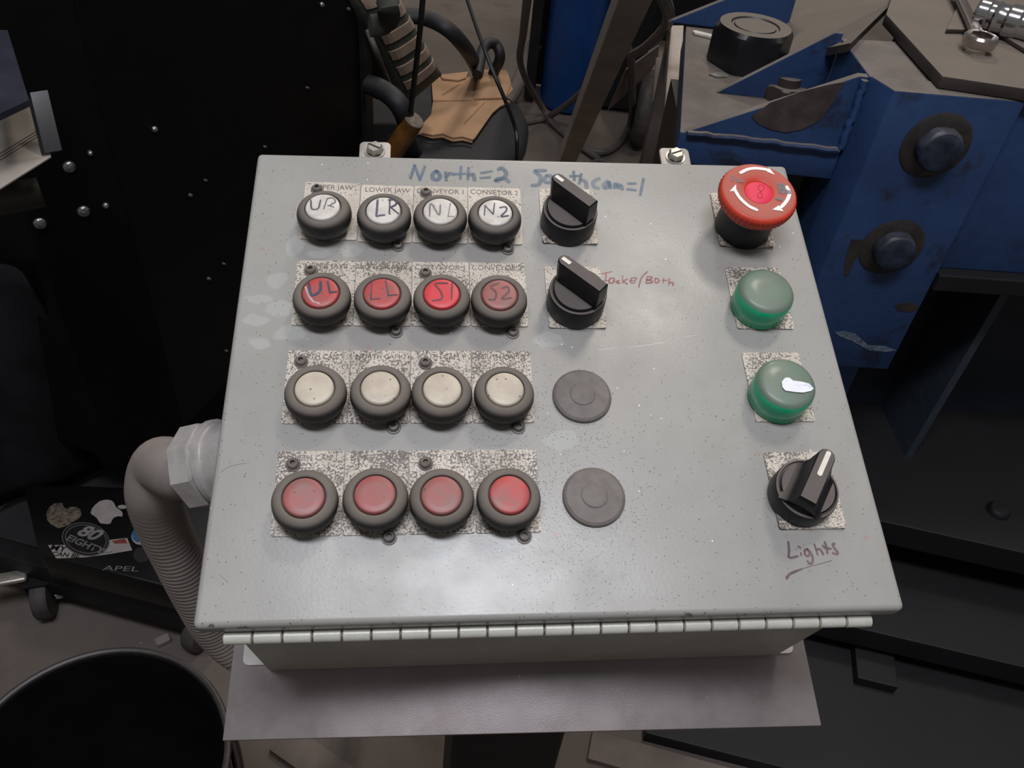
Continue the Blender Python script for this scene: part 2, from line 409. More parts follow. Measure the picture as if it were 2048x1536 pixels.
M_slate = simple('slate_blue_panel', (.028, .03, .042), .3, 0, .25, 10)
M_line = simple('scored_line', (.06, .055, .05), .7)

# ------------------------------------------------------------------ floor
bm = bmesh.new(); box(bm, (-7, -3, -.1), (8, 12, 0))
tag(obj('floor', bm, M_floor), 'dusty grey-brown concrete workshop floor', None, kind='structure')

# ================================================================== CONTROL BOX
W2, H2 = .1778, .1524
CB = empty('control_box', None, 'grey sloped steel control box with four rows of round push buttons', 'control box', ML)
bm = bmesh.new(); box(bm, (-W2, -H2, -.0125), (W2, H2, 0), .0032, 4)
lid = obj('lid', bm, M_lid, CB, smooth=True, ang=60)
bm = bmesh.new(); box(bm, (-.1675, -.1475, -.1385), (.1625, .148, -.0115), .004, 3)
obj('body', bm, M_box, CB, smooth=True)
# piano hinge: leaf, pin and 23 knuckles
bm = bmesh.new(); box(bm, (-.160, -.1502, -.026), (.158, -.1475, -.0135), .0005); hinge = obj('hinge', bm, M_box, CB)
bm = bmesh.new(); NK = 23; hx0, hx1 = -.1662, .1652; kw = (hx1 - hx0) / NK
Mk = Matrix.Rotation(PI / 2, 4, 'Y')
lathe(bm, [(.0026, .0003), (.0036, .0008), (.0036, kw - .0008), (.0026, kw - .0003)], 16, Mk)
k0 = obj('hinge_knuckle', bm, M_hinge, hinge, (hx0, -.1538, -.0155), smooth=True)
for i in range(1, NK):
    k = k0.copy(); k.location = (hx0 + i * kw, -.1538 + random.uniform(-.0001, .0001), -.0155 + .00003 * i); COL.objects.link(k)
bm = bmesh.new(); lathe(bm, [(.0022, 0), (.0022, hx1 - hx0)], 10, Matrix.Translation((hx0, -.1538, -.0155)) @ Mk); obj('hinge_pin', bm, M_rivet, hinge)
# white mounting feet under the lower corners
for sx, q in ((-1, (485, 1331)), (1, (1588, 1306))):
    c = L(*q, -.139); bm = bmesh.new()
    pts = rrect(-.017, .017, -.011, .011, .004)
    prism(bm, [p + Vector((0, 0, 0)) for p in pts], Vector((0, 0, .0012)))
    f = obj('mounting_foot', bm, simple('white_foot', (.52, .50, .46), .5), CB, (c.x - sx * .017, c.y + .011, -.1398)); tag(f, 'white rounded mounting foot')
# lid clamps with slotted hex screws
for px, py in ((750, 297), (1350, 309)):
    c = L(px, py, -.010); bm = bmesh.new()
    prism(bm, rrect(-.0105, .0105, -.018, .009, .0035), Vector((0, 0, .0022)), bev=.0004)
    box(bm, (-.0105, -.018, -.016), (.0105, -.0155, .0022), .0004)
    cl = obj('lid_clamp', bm, M_brkt, CB, (c.x, c.y - .002, -.013), smooth=True)
    bm = bmesh.new(); r = .0056
    lathe(bm, [(.0068, 0), (.0068, .0009), (r, .0009)], 24, cap1=False)
    lathe(bm, [(r, .0009), (r, .0042), (r * .82, .0052)], 6)
    s = obj('clamp_screw', bm, M_chrome, cl, (0, 0, .0022), (0, 0, .4))
    bm = bmesh.new(); box(bm, (-.0042, -.0006, 0), (.0042, .0006, .0001)); obj('slot', bm, M_hole, cl, (0, 0, .0022 + .00525), (0, 0, -.5 + (.9 if px > 1000 else 0)))

# ---- legend plates
CAPPX = [[(647.4, 413.3), (767.8, 418.6), (880.6, 421.2), (991, 423.6)], [(642, 582.4), (764.6, 584.7), (884, 585.6), (999.6, 586.5)], [(628.3, 774.3), (759.6, 774.6), (882.7, 776.7), (1009, 776.7)], [(605.5, 992), (749.6, 988.5), (883.8, 989.1), (1018.6, 987)]]
COLX = [-127.8, -92.8, -59.3, -25.4]; EDG = [-145.6, -110.2, -76.6, -42.0, -7.6]
ROWY = [(80.6, 126.6), (18.4, 64.9), (-44.8, 1.4), (-108.2, -61.2)]
BY = [[92.4, 90.2, 88.4, 88.0], [30.2, 30, 30, 29.8], [-32.1, -31.9, -32.5, -32.8], [-93.5, -92.8, -93.3, -93.5]]
TXT = [['UPPER JAW', 'LOWER JAW', 'CONVEYOR 1', 'CONVEYOR 2']] * 2 + [['NORTH CAM 1', 'NORTH CAM 2', 'SOUTH CAM 1', 'SOUTH CAM 2']] * 2
BNAME = [['UR', 'LR', 'N1', 'N2'], ['UL', 'LL', 'S1', 'S2']]
def legend(x0, x1, y0, y1, mat, rot=0, bend=0.0, z=0.0):
    bm = bmesh.new(); cx, cy = (x0 + x1) / 2 * mm, (y0 + y1) / 2 * mm; hw, hh = (x1 - x0) / 2 * mm, (y1 - y0) / 2 * mm
    prism(bm, rrect(-hw, hw, -hh, hh, .0014, 3), Vector((0, 0, .0008)))
    if bend:
        bmesh.ops.subdivide_edges(bm, edges=[e for e in bm.edges if e.calc_length() > .02], cuts=6)
        for v in bm.verts: v.co.z += bend * (abs(v.co.x) / hw) ** 3 * (abs(min(0, v.co.y)) / hh) ** 2
    return obj('legend_plate', bm, mat, CB, (cx, cy, .00004 + z), (0, 0, rot))
for r in range(4):
    for c in range(4):
        drop = (0, -.9, -1.0, -1.0)[c] if r == 0 else 0
        lp = legend(EDG[c] + .25, EDG[c + 1] - .25, ROWY[r][0] + drop + (.6 if r == 0 and c == 0 else 0), ROWY[r][1] + drop + (.6 if r == 0 and c == 0 else 0), M_leg[r], R(-.8 if r == 0 else .1))
        hh = (ROWY[r][1] - ROWY[r][0]) / 2 * mm
        printed(TXT[r][c], .0054 if r < 2 else .0049, M_print if r < 3 else marker('worn_legend_ink', (.14, .12, .11), .8), lp, (0, hh - .0042, .00092), sx=.93 if r < 2 else .86)
for (x0, x1, y0, y1, rot, bd) in ((4.6, 40, 80.4, 125.8, -.6, .0012), (4.4, 39, 17.4, 62.6, 0, .0008), (119, 155, 80, 124.8, -1., .0015), (119, 154.6, 17.6, 63.5, 0, 0), (118.6, 153.5, -45, .8, .3, 0), (119.2, 156, -109, -64.1, 0, .0014)):
    legend(x0, x1, y0, y1, M_leg[2] if y0 > 90 or x0 > 100 else M_leg[1], R(rot), bd)

# ---- push buttons: rubber boot, cap, marker lettering
def boot_bm():
    bm = bmesh.new()
    prof = [(.0122, 0), (.0136, .0015), (.0150, .0040), (.0161, .0070), (.0166, .0098), (.0164, .0122), (.0155, .0145), (.0140, .0160), (.0122, .0167), (.0112, .0166), (.0108, .0158), (.0105, .0140)]
    lathe(bm, prof, 48); return bm
def cap_bm():
    bm = bmesh.new(); lathe(bm, [(.0103, -.004), (.0103, .0002), (.0100, .0008), (.0093, .00115), (.006, .0012), (.003, .0012)], 40); return bm
bm = boot_bm(); boot_me = bpy.data.meshes.new('push_button'); bmesh.ops.recalc_face_normals(bm, faces=bm.faces); bm.to_mesh(boot_me); bm.free()
bm = cap_bm(); cap_me = bpy.data.meshes.new('button_cap'); bmesh.ops.recalc_face_normals(bm, faces=bm.faces); bm.to_mesh(cap_me); bm.free()
for me in (boot_me, cap_me):
    for p in me.polygons: p.use_smooth = True
cap_me.set_sharp_from_angle(angle=R(50))
def inst(name, me, mat, parent, loc, rot=(0, 0, 0)):
    o = bpy.data.objects.new(name, me); COL.objects.link(o)
    if not me.materials: me.materials.append(mat)
    o.material_slots[0].link = 'OBJECT'; o.material_slots[0].material = mat
    o.parent = parent; o.location = loc; o.rotation_euler = rot; return o
CAPM = [[M_white] * 4, [M_red, M_red, M_redbright, M_reddull], [M_cream] * 4, [M_reddull, M_reddull, M_reddull, M_red]]
CLAB = [['white cap marked UR', 'white cap marked LR', 'smudged silvery white cap with faint N1', 'white cap marked N2'],
        ['red cap marked UL', 'red cap marked LL', 'bright red cap marked S1', 'dusty red cap marked S2'],
        ['plain cream cap, leftmost of its row', 'plain cream cap with a wiped streak', 'plain cream cap, third of its row', 'plain cream cap beside the upper blank plug'],
        ['plain dusty red cap, leftmost of its row', 'plain dusty red cap, second of its row', 'plain dusty red cap, third of its row', 'plain red cap beside the lower blank plug']]
caps = {}
TOP = .0166 + .0012
for r in range(4):
    for c in range(4):
        q = L(*CAPPX[r][c], TOP + .0008); x, y = q.x, q.y
        tx, ty = (random.uniform(-.02, .02), random.uniform(-.03, .03)) if (r, c) != (0, 0) else (.03, -.05)
        bt = inst('push_button', boot_me, M_boot if r > 0 else M_boot1, CB, (x, y, .0008), (tx, ty, random.uniform(0, 6)))
        bt['label'] = 'black rubber push button with ' + CLAB[r][c]
        cp = inst('button_cap', cap_me, CAPM[r][c], bt, (0, 0, .0163), (0, 0, -bt.rotation_euler.z)); cp['label'] = CLAB[r][c]
        caps[(r, c)] = (bt, x, y)
def cap_write(r, c, strokes, ox, oy, sc, mat, w=.0011):
    bt, x, y = caps[(r, c)]
    st = pixstrokes(strokes, ox, oy, sc, TOP + .0008)
    M = bt.matrix_basis.inverted()
    st = [[tuple((M @ Vector((p[0], p[1], TOP + .0008)))[:2]) for p in s] for s in st]
    obj('lettering', strokes_bm(st, w, .01765), mat, bt)
cap_write(0, 0, [[(265, 490), (280, 640), (330, 665), (400, 640), (435, 500)], [(545, 490), (490, 660)], [(550, 480), (640, 470), (690, 540), (600, 600)], [(560, 600), (660, 635)]], 590, 340, 8.533, marker('worn_black_marker', (.07, .075, .09), .85), .0011)
cap_write(0, 1, [[(1410, 500), (1395, 700), (1390, 780), (1450, 770), (1530, 765)], [(1620, 500), (1610, 740)], [(1600, 510), (1700, 510), (1730, 580), (1620, 640)], [(1640, 640), (1760, 740)]], 590, 340, 8.533, M_mblack, .0014)
C1 = (500, 280, 3.413)
cap_write(0, 2, [[(1225, 520), (1235, 430), (1290, 510), (1300, 440)], [(1368, 430), (1352, 520)], [(1352, 520), (1390, 520)]], *C1, M_mfaint, .0011)
cap_write(0, 3, [[(1600, 510), (1605, 445)], [(1605, 445), (1660, 505)], [(1660, 505), (1670, 430)], [(1705, 460), (1745, 455), (1750, 480), (1715, 520), (1765, 515)]], *C1, M_mblack, .0012)
cap_write(1, 0, [[(400, 970), (415, 1050), (450, 1050), (480, 1020), (480, 965)], [(530, 965), (545, 1040)], [(545, 1040), (590, 1035)]], *C1, M_mblack, .0017)
cap_write(1, 1, [[(830, 970), (825, 1085)], [(825, 1085), (885, 1080)], [(925, 960), (945, 1060)], [(945, 1060), (1005, 1055)]], *C1, M_mblack, .0013)
cap_write(1, 2, [[(1350, 975), (1265, 980), (1300, 1030), (1310, 1080), (1245, 1095)], [(1380, 975), (1375, 1085)]], *C1, marker('thin_dark_marker', (.09, .02, .03), .9), .0012)
cap_write(1, 3, [[(1700, 975), (1645, 1000), (1680, 1040), (1670, 1085), (1630, 1085)], [(1720, 1010), (1760, 1000), (1765, 1035), (1720, 1080), (1785, 1075)]], *C1, marker('thin_dark_marker', (.09, .04, .04), .9), .0012)
# scraped white streak on the UL cap
cap_write(1, 0, [[(378, 1000), (400, 1060), (430, 1100)], [(430, 1100), (470, 1112)]], *C1, marker('scrape', (.62, .50, .48), .7), .0013)

# ---- socket screws
def screw_bm():
    bm = bmesh.new()
    lathe(bm, [(.0040, 0), (.0040, .0006), (.0031, .0008), (.0030, .0018), (.0024, .0028), (.0014, .0031)], 24, cap1=False)
    lathe(bm, [(.0014, .0031), (.0013, .0012)], 24, cap0=False); return bm
bm = screw_bm(); scr_me = bpy.data.meshes.new('socket_screw'); bmesh.ops.recalc_face_normals(bm, faces=bm.faces); bm.to_mesh(scr_me); bm.free()
M_bootdust = simple('dusty_screw', (.14, .12, .105), .8, 0, .15, 200)
for i, (px, py) in enumerate([(796, 489), (1016, 496), (792, 661), (1026, 663), (787, 852), (1037, 852), (778, 1073), (1049, 1071), (602, 722), (851, 725), (586, 928), (851, 926), (621, 540), (851, 545), (634, 377), (852, 384)]):
    q = L(px, py, .002)
    s = inst('socket_screw', scr_me, M_rivet if i < 8 else M_bootdust, CB, (q.x, q.y, .0002 if i < 8 else .0009), (0, 0, random.random()))
# ---- blank plugs
for px, py in ((1165, 788), (1189, 990)):
    q = L(px, py, .003); bm = bmesh.new()
    lathe(bm, [(.0166, 0), (.0168, .0012), (.0164, .0022), (.0150, .0030), (.0072, .0036), (.0070, .0040), (.0064, .0042), (.003, .0042)], 48)
    obj('blank_plug', bm, M_plug, CB, (q.x, q.y - .0003, .00005), smooth=True, ang=25)

# ---- selector switches
def selector(cx, cy, ang, flare, label):
    bm = bmesh.new()
    lathe(bm, [(.0172, 0), (.0174, .001), (.0172, .0136), (.0168, .0148), (.0158, .0150), (.0154, .0144)] if not flare else [(.0172, 0), (.0174, .001), (.0172, .0110), (.0168, .0122), (.0158, .0124), (.0154, .0118)], 48)
    base = obj('selector_switch', bm, M_black, CB, (cx, cy, .0009), smooth=True, ang=35); base['label'] = label
    # knob: disc and a raised wedge-shaped grip, one moulded piece
    bm = bmesh.new(); dz = 0 if flare else .0026; lathe(bm, [(.0150, .004), (.0150, .0128 + dz), (.0142, .0136 + dz), (.005, .0138 + dz)], 48)
    x0, x1 = -.0158, .0168; top = .0325 if not flare else .0255
    def sect(z, w_, xa, xb, rr):
        ys = w_ / 2
        pts = [(xa, -ys), (xa + .002, -ys), (0, -ys), (xb - rr, -ys), (xb - rr * .3, -ys * .72), (xb, -ys * .25), (xb, ys * .25), (xb - rr * .3, ys * .72), (xb - rr, ys), (0, ys), (xa + .002, ys), (xa, ys)]
        return [bm.verts.new((a, b_, z)) for a, b_ in pts]
    if flare: secs = [sect(.0128, .0235, -.0135, .0135, .004), sect(.0150, .0165, -.0142, .0150, .004), sect(.0185, .0122, -.0146, .0172, .004), sect(.0235, .0098, -.0146, .0190, .004), sect(top - .0008, .0092, -.0142, .0196, .004), sect(top, .0082, -.0136, .0190, .0036)]
    else: secs = [sect(.0140, .0088, x0 + .001, .0150, .003), sect(.0180, .0086, x0, .0156, .003), sect(.0260, .0082, x0, .0164, .003), sect(top - .0008, .0080, x0 + .0004, x1, .003), sect(top, .0070, x0 + .001, x1 - .0006, .003)]
    for a, b_ in zip(secs, secs[1:]):
        for i in range(12): j = (i + 1) % 12; bm.faces.new((a[i], a[j], b_[j], b_[i]))
    bm.faces.new(secs[-1]); bm.faces.new(secs[0][::-1])
    kn = obj('knob', bm, M_knobtop, base, (0, 0, 0), (0, 0, ang), smooth=True, ang=28)
    bm = bmesh.new()
    if flare: prism(bm, rrect(.0020, .0182, -.0013, .0013, .0012), Vector((0, 0, .0003)))
    else: prism(bm, rrect(.0090, .0150, -.0012, .0012, .0005), Vector((0, 0, .0003)))
    o = obj('indicator_line', bm, M_indicator, base, (0, 0, top + .00005), (0, 0, ang)); o['label'] = 'white indicator line'
selector(.0212, .0958, R(135), False, 'black selector switch, upper of the two beside the button rows')
selector(.0210, .0338, R(137), False, 'black selector switch beside the red handwriting')
selector(.1338, -.0908, R(57), True, 'black selector switch above the handwritten word Lights')

# ---- green pilot lights
for i, (x, y) in enumerate(((.1345, .0335), (.1336, -.0298))):
    bm = bmesh.new()
    lathe(bm, [(.0160, 0), (.0170, .0006), (.0172, .0100), (.0172, .0130), (.0167, .0155), (.0154, .0174), (.0130, .0183), (.006, .0186), (.002, .0186)], 56)
    g = obj('pilot_light', bm, M_green, CB, (x, y, .0009), smooth=True, ang=60)
    g['label'] = 'dusty green pilot light' if i == 0 else 'dusty green pilot light with a white chip on its lens'
    if i:
        bm = bmesh.new()
        pts = [(1564, 775), (1563, 764), (1570, 756), (1578, 756), (1586, 762), (1602, 764), (1618, 768), (1628, 776), (1622, 782), (1606, 786), (1590, 785), (1570, 782)]
        vs = []
        for px, py in pts:
            q = L(px, py, .0197); rr = math.hypot(q.x - x, q.y - y)
            zz = .0186 if rr < .0125 else .0186 - (rr - .0125) * .45 if rr < .015 else .0175 - (rr - .015) * 1.3
            vs.append(bm.verts.new((q.x - x, q.y - y, zz + .0007)))
        ctr = bm.verts.new((sum(v.co.x for v in vs) / len(vs), sum(v.co.y for v in vs) / len(vs), .0195))
        for k in range(len(vs)): bm.faces.new((ctr, vs[k], vs[(k + 1) % len(vs)]))
        obj('paint_chip', bm, M_blotch, g)['label'] = 'white teardrop-shaped chip'

# ---- emergency stop
ES = Vector((.1358, .0957, 0))
bm = bmesh.new(); lathe(bm, [(.0178, 0), (.0180, .001), (.0176, .019), (.0150, .0205)], 48)
es = obj('emergency_stop', bm, M_black, CB, (ES.x, ES.y, .0009), smooth=True, ang=35); es['label'] = 'red emergency stop mushroom button with white turning arrows'
bm = bmesh.new(); lathe(bm, [(.0172, .0192), (.0184, .0199), (.0184, .0219), (.0172, .0227)], 48)
obj('collar_ring', bm, simple('brass_grey_ring', (.20, .19, .15), .4, .4), es, smooth=True)['label'] = 'dull brassy ring'
bm = bmesh.new()
NH = 144
lathe(bm, [(.0170, .0210), (.0205, .0227), (.0228, .0255), (.0238, .0288), (.0241, .0312), (.0236, .0330), (.0222, .0339), (.0190, .0342), (.0095, .0338), (.0089, .0332), (.0085, .0328)], NH, rad=lambda k, i: (1.0 + (.022 if i % 3 == 0 else -.008)) if 1 <= k <= 4 else 1.0)
obj('mushroom_head', bm, M_estop, es, smooth=True, ang=50)
bm = bmesh.new(); lathe(bm, [(.0086, .0314), (.0086, .0333), (.0072, .0341), (.0045, .0345), (.0015, .0346)], 32)
gl = obj('lamp_lens', bm, M_glow, es, smooth=True); gl['label'] = 'glowing red lens'
def es_poly(strokes, heads, name, mat, w, sc=8.085, ox=1420, oy=310):
    z = .0352
    st = [[tuple(Vector(p) - Vector((ES.x, ES.y))) for p in s] for s in pixstrokes(strokes, ox, oy, sc, z)]
    bm = strokes_bm(st, w, .0344)
    for hd in heads:
        vs = []
        for x, y in hd:
            q = L(ox + x / sc, oy + y / sc, z); vs.append(bm.verts.new((q.x - ES.x, q.y - ES.y, .03442)))
        bm.faces.new(vs)
    return obj(name, bm, mat, es)
for st, hd in (([(490, 290), (600, 235), (720, 215), (850, 225), (950, 245)], [(955, 210), (1050, 325), (920, 270)]),
               ([(1240, 510), (1285, 620), (1240, 740), (1150, 845)], [(1110, 815), (1005, 885), (1190, 910)]),
               ([(760, 890), (620, 820), (480, 690), (400, 560)], [(420, 475), (315, 590), (425, 580)])):
    es_poly([st], [hd], 'turn_arrow', M_whiteprint, .0022)
es_poly([[(350, 340), (350, 420)], [(350, 420), (400, 415)], [(350, 345), (390, 335)], [(350, 380), (385, 375)], [(430, 380), (440, 420), (490, 440)], [(490, 385), (490, 430), (550, 430)]], [], 'lettering', M_mfaint, .0011)
es_poly([[(1110, 470), (1180, 490)], [(1160, 480), (1150, 580), (1210, 590), (1290, 605)], [(1120, 520), (1190, 540)], [(1090, 700), (1150, 720)]], [], 'marker_smudge', M_mfaint, .0035)

bm = strokes_bm([[(.0012, .0052), (.0034, .0040), (.0022, .0008), (-.0012, -.0022), (-.0018, -.0050), (.0008, -.0052), (.0006, -.0010), (-.0004, .0030), (.0012, .0052)]], .00028, .0348)  # filament reflection drawn on the lens as a thin dark stroke
obj('drawn_reflection', bm, simple('dark_red_line', (.12, .005, .015), .6), es)
# ---- handwriting on the lid
NOR = [[(85, 185), (118, 85)], [(118, 85), (160, 200)], [(160, 200), (200, 95)], [(295, 130), (262, 155), (268, 192), (300, 200), (322, 170), (300, 135), (285, 130)], [(365, 140), (372, 205)], [(370, 175), (395, 150), (435, 155)],
       [(490, 95), (485, 190)], [(440, 155), (520, 150)], [(550, 105), (545, 195)], [(548, 165), (585, 155), (600, 205)], [(655, 145), (735, 130)], [(650, 185), (720, 180)],
       [(790, 118), (815, 105), (845, 130), (850, 165), (800, 200), (770, 208), (790, 190), (850, 195), (875, 218)],
       [(1170, 125), (1085, 130), (1130, 175), (1115, 235), (1060, 245)], [(1180, 165), (1160, 200), (1175, 220), (1215, 215), (1215, 170), (1180, 165)], [(1250, 175), (1260, 220), (1300, 215), (1305, 175)],
       [(1395, 135), (1400, 200)], [(1370, 170), (1430, 168)], [(1455, 155), (1440, 230)], [(1450, 200), (1490, 215), (1500, 265)], [(1600, 190), (1555, 215), (1560, 255), (1595, 268)],
       [(1670, 210), (1635, 240), (1650, 265), (1680, 240), (1675, 215), (1690, 265)], [(1725, 230), (1722, 265)], [(1724, 245), (1745, 235), (1752, 265)], [(1757, 245), (1775, 245), (1784, 275)],
       [(1835, 230), (1890, 228)], [(1830, 275), (1890, 283)], [(1955, 195), (1930, 320)]]
obj('lettering', strokes_bm(pixstrokes(NOR, 800, 310, 4.016, 0), .0030, .00012), M_mblue, CB)['label'] = 'faded blue handwriting North=2 Southcam=1'
RED = [[(150, 295), (365, 250)], [(235, 280), (230, 440)], [(185, 450), (310, 440)], [(320, 400), (400, 390), (410, 440), (380, 490), (310, 495), (310, 430), (330, 400)], [(440, 465), (520, 440)], [(520, 440), (470, 490), (540, 500)], [(590, 340), (600, 500)], [(700, 410), (620, 460), (700, 520)],
       [(760, 450), (860, 440), (890, 390), (800, 390), (760, 450), (790, 500), (870, 480)], [(1130, 250), (1000, 390), (940, 590)], [(1120, 370), (1100, 500)], [(1130, 360), (1230, 370), (1190, 420), (1110, 430), (1220, 450), (1220, 490), (1120, 500)],
       [(1300, 400), (1290, 470), (1340, 490), (1380, 440), (1340, 400), (1300, 400)], [(1480, 400), (1470, 490)], [(1450, 440), (1550, 440)], [(1600, 400), (1590, 540)], [(1600, 490), (1680, 490), (1680, 550)]]
obj('lettering', strokes_bm(pixstrokes(RED, 1190, 520, 10.78, 0), .0011, .00012), M_mred, CB)['label'] = 'faded thin red handwriting'
LIG = [[(210, 300), (230, 500), (215, 690)], [(215, 690), (300, 710), (460, 670)], [(530, 590), (545, 650)], [(470, 420), (520, 460)], [(700, 490), (640, 520), (640, 620), (710, 670), (760, 600), (700, 480)], [(740, 520), (830, 680), (830, 820), (770, 870), (700, 790)],
       [(880, 370), (960, 630)], [(940, 500), (1030, 500), (1110, 630)], [(1140, 300), (1190, 450), (1215, 600)], [(1090, 400), (1160, 460), (1300, 480)], [(1400, 350), (1350, 370), (1400, 480), (1470, 560), (1460, 620), (1350, 590)]]
bm = strokes_bm(pixstrokes(LIG, 1560, 1060, 12.8, 0), .0013, .00012)
obj('lettering', bm, M_mpurple, CB)['label'] = 'dark purple handwriting Lights'
obj('underline', strokes_bm(pixstrokes([[(165, 1250), (250, 1130), (450, 1040)], [(450, 1040), (560, 1000)]], 1560, 1060, 12.8, 0), .0014, .00012), M_mpurple, CB)
obj('underline', strokes_bm(pixstrokes([[(560, 1000), (750, 940), (1050, 860), (1330, 780)]], 1560, 1060, 12.8, 0), .0004, .00013), M_mpurple, CB)
SCR = [[(1195, 700), (1300, 690), (1400, 668)], ]
obj('scratch', strokes_bm([[tuple(L(x, y)[:2]) for x, y in s] for s in SCR], .0004, .0001), marker('pale_scratch', (.55, .52, .50), .6), CB)
obj('scratch', strokes_bm([[tuple(L(x, y)[:2]) for x, y in s] for s in [[(440, 945), (462, 932), (500, 925)], [(440, 1150), (456, 1165)]]], .0003, .0001), marker('dark_scratch', (.1, .08, .07), .7), CB)

# ================================================================== STAND (steel plate on a black post)
ST = empty('mounting_stand', None, 'bare steel plate on a black post carrying the control box', 'stand', ML)
pz = -.1402
c = [L(445, 1481, pz), L(1643, 1451, pz)]
bm = bmesh.new(); xl, xr, yb = c[0].x, c[1].x, (c[0].y + c[1].y) / 2
prism(bm, [Vector((xl, c[0].y, pz - .003)), Vector((xr, c[1].y, pz - .003)), Vector((xr - .001, .17, pz - .003)), Vector((xl + .002, .17, pz - .003))], Vector((0, 0, .003)), bev=.0004)
obj('plate', bm, M_steel, ST, smooth=True)
bm = bmesh.new()
pc = ML @ Vector((.01, -.03, pz)); box(bm, (-.05, -.05, 0), (.05, .05, pc.z - .022), .004, 2, Matrix.Translation((pc.x, pc.y, .01)) @ Matrix.Rotation(R(8), 4, 'Z'))
box(bm, (-.12, -.12, 0), (.12, .12, .01), .001, 1, Matrix.Translation((pc.x, pc.y, .0)) @ Matrix.Rotation(R(8), 4, 'Z'))
p = obj('post', bm, M_cab2, ST); p.matrix_parent_inverse = ML.inverted(); p['label'] = 'black square post'

# ================================================================== CONDUIT
q = L(432, 925, -.060); r0 = .0235
CO = empty('flexible_conduit', ML @ Vector((-.205, q.y, -.06)), 'grey ribbed flexible conduit bending down from the left side of the control box', 'conduit')
def wpt(x, y, z): return ML @ Vector((x, y, z))
FA = R(24); FBs = Vector((-.161, q.y, -.046)); FD = Vector((-math.cos(FA), 0, -math.sin(FA)))
cpts = [ML @ (FBs + FD * .046), ML @ (FBs + FD * .062)] + [ML @ L(px, py, h) for px, py, h in ((322, 932, -.090), (308, 985, -.112), (326, 1050, -.150), (361, 1125, -.195), (398, 1200, -.245), (436, 1262, -.290), (500, 1312, -.32), (610, 1335, -.33))]
cpts += [at(750, 1320, .45), at(740, 1290, .2), at(740, 1280, .03)]
def rf(s): return .0180 - .0010 * max(0, min(1, (s - .05) / .08)) + .00028 * max(0, min(1, (s - .07) / .08)) * math.sin(s * 2 * PI / .0046)
bm = bmesh.new(); tube(bm, [CO.matrix_world.inverted() @ (p - CO.location + CO.location) for p in cpts], .018, 28, 90, rf)
o = obj('ribbed_hose', bm, M_conduit, CO, smooth=True, ang=80); o.matrix_parent_inverse = Matrix.Identity(4)
bpy.context.view_layer.update()
for v in o.data.vertices: v.co = v.co - CO.location
Mx = ML @ Matrix.Translation(FBs) @ Matrix.Rotation(-PI / 2 - FA, 4, 'Y')
Mx = Matrix.Translation(-CO.location) @ Mx
bm = bmesh.new(); lathe(bm, [(.0235, 0), (.0235, .0365), (.0222, .0380), (.0222, .040), (.0190, .041)], 40, Mx); obj('fitting_body', bm, M_alu, CO, smooth=True)
bm = bmesh.new(); lathe(bm, [(.0240, .0300), (.0258, .0310), (.0258, .0342), (.0240, .0360)], 48, Mx, rad=lambda k, i: 1 + (.01 if i % 2 and 0 < k < 3 else 0)); obj('locking_ring', bm, M_alu, CO, smooth=True)
bm = bmesh.new(); lathe(bm, [(.0238, .0370), (.0262, .0380), (.0262, .0505), (.0225, .0530)], 8, Mx); obj('compression_nut', bm, M_alu, CO)

# ================================================================== BLUE PRESS MACHINE
ZT = .97
A = at(1740, 150, ZT); B = at(1790, 181, ZT); C0 = at(2048, 203, ZT)
zf = ZT
while proj(Vector((A.x, A.y, zf)))[1] < 300: zf -= .001
u = (C0 - B).normalized(); Cc = B + u * .75; nb = Vector((-u.y, u.x, 0))           # u along the front, nb backwards
PM = empty('press_machine', Vector((A.x, A.y, 0)), 'blue dust-covered steel press frame right of the control box', 'machine')
def part(name, bm, mat, parent=PM, **kw):
    o = obj(name, bm, mat, parent, **kw)
    for v in o.data.vertices: v.co = v.co - PM.location
    return o
def V(p, z): return Vector((p.x, p.y, z))
Sx = atv(1905, 490, B, C0); zs = atv(1700, 735, B, C0).z
Aq = V(A, 0); thick = Vector((A.x - B.x, A.y - B.y, 0))
# bolted plate
bm = bmesh.new(); pl = [V(B, zs), V(Sx, zs), V(Sx, zs) + V(thick, 0), V(A, zs)]
prism(bm, pl, Vector((0, 0, ZT - zs)), bev=.003); part('bolted_plate', bm, M_blue, smooth=True)
# upper beam
zb = atv(1880, 545, B, C0).z
bm = bmesh.new(); s0 = V(Sx, zb) + nb * .012; e0 = V(Cc, zb) + nb * .012
prism(bm, [s0 - u * .002, e0, e0 + nb * .4, s0 - u * .002 + nb * .4], Vector((0, 0, ZT - zb)), bev=.003); part('upper_beam', bm, M_blue, smooth=True)
bm = bmesh.new(); s0 = V(Sx, zb) - nb * .008; e0 = V(Cc, zb) - nb * .008
prism(bm, [s0, e0, e0 + nb * .4, s0 + nb * .4], Vector((0, 0, -.028)), bev=.002); part('beam_flange', bm, M_dark)
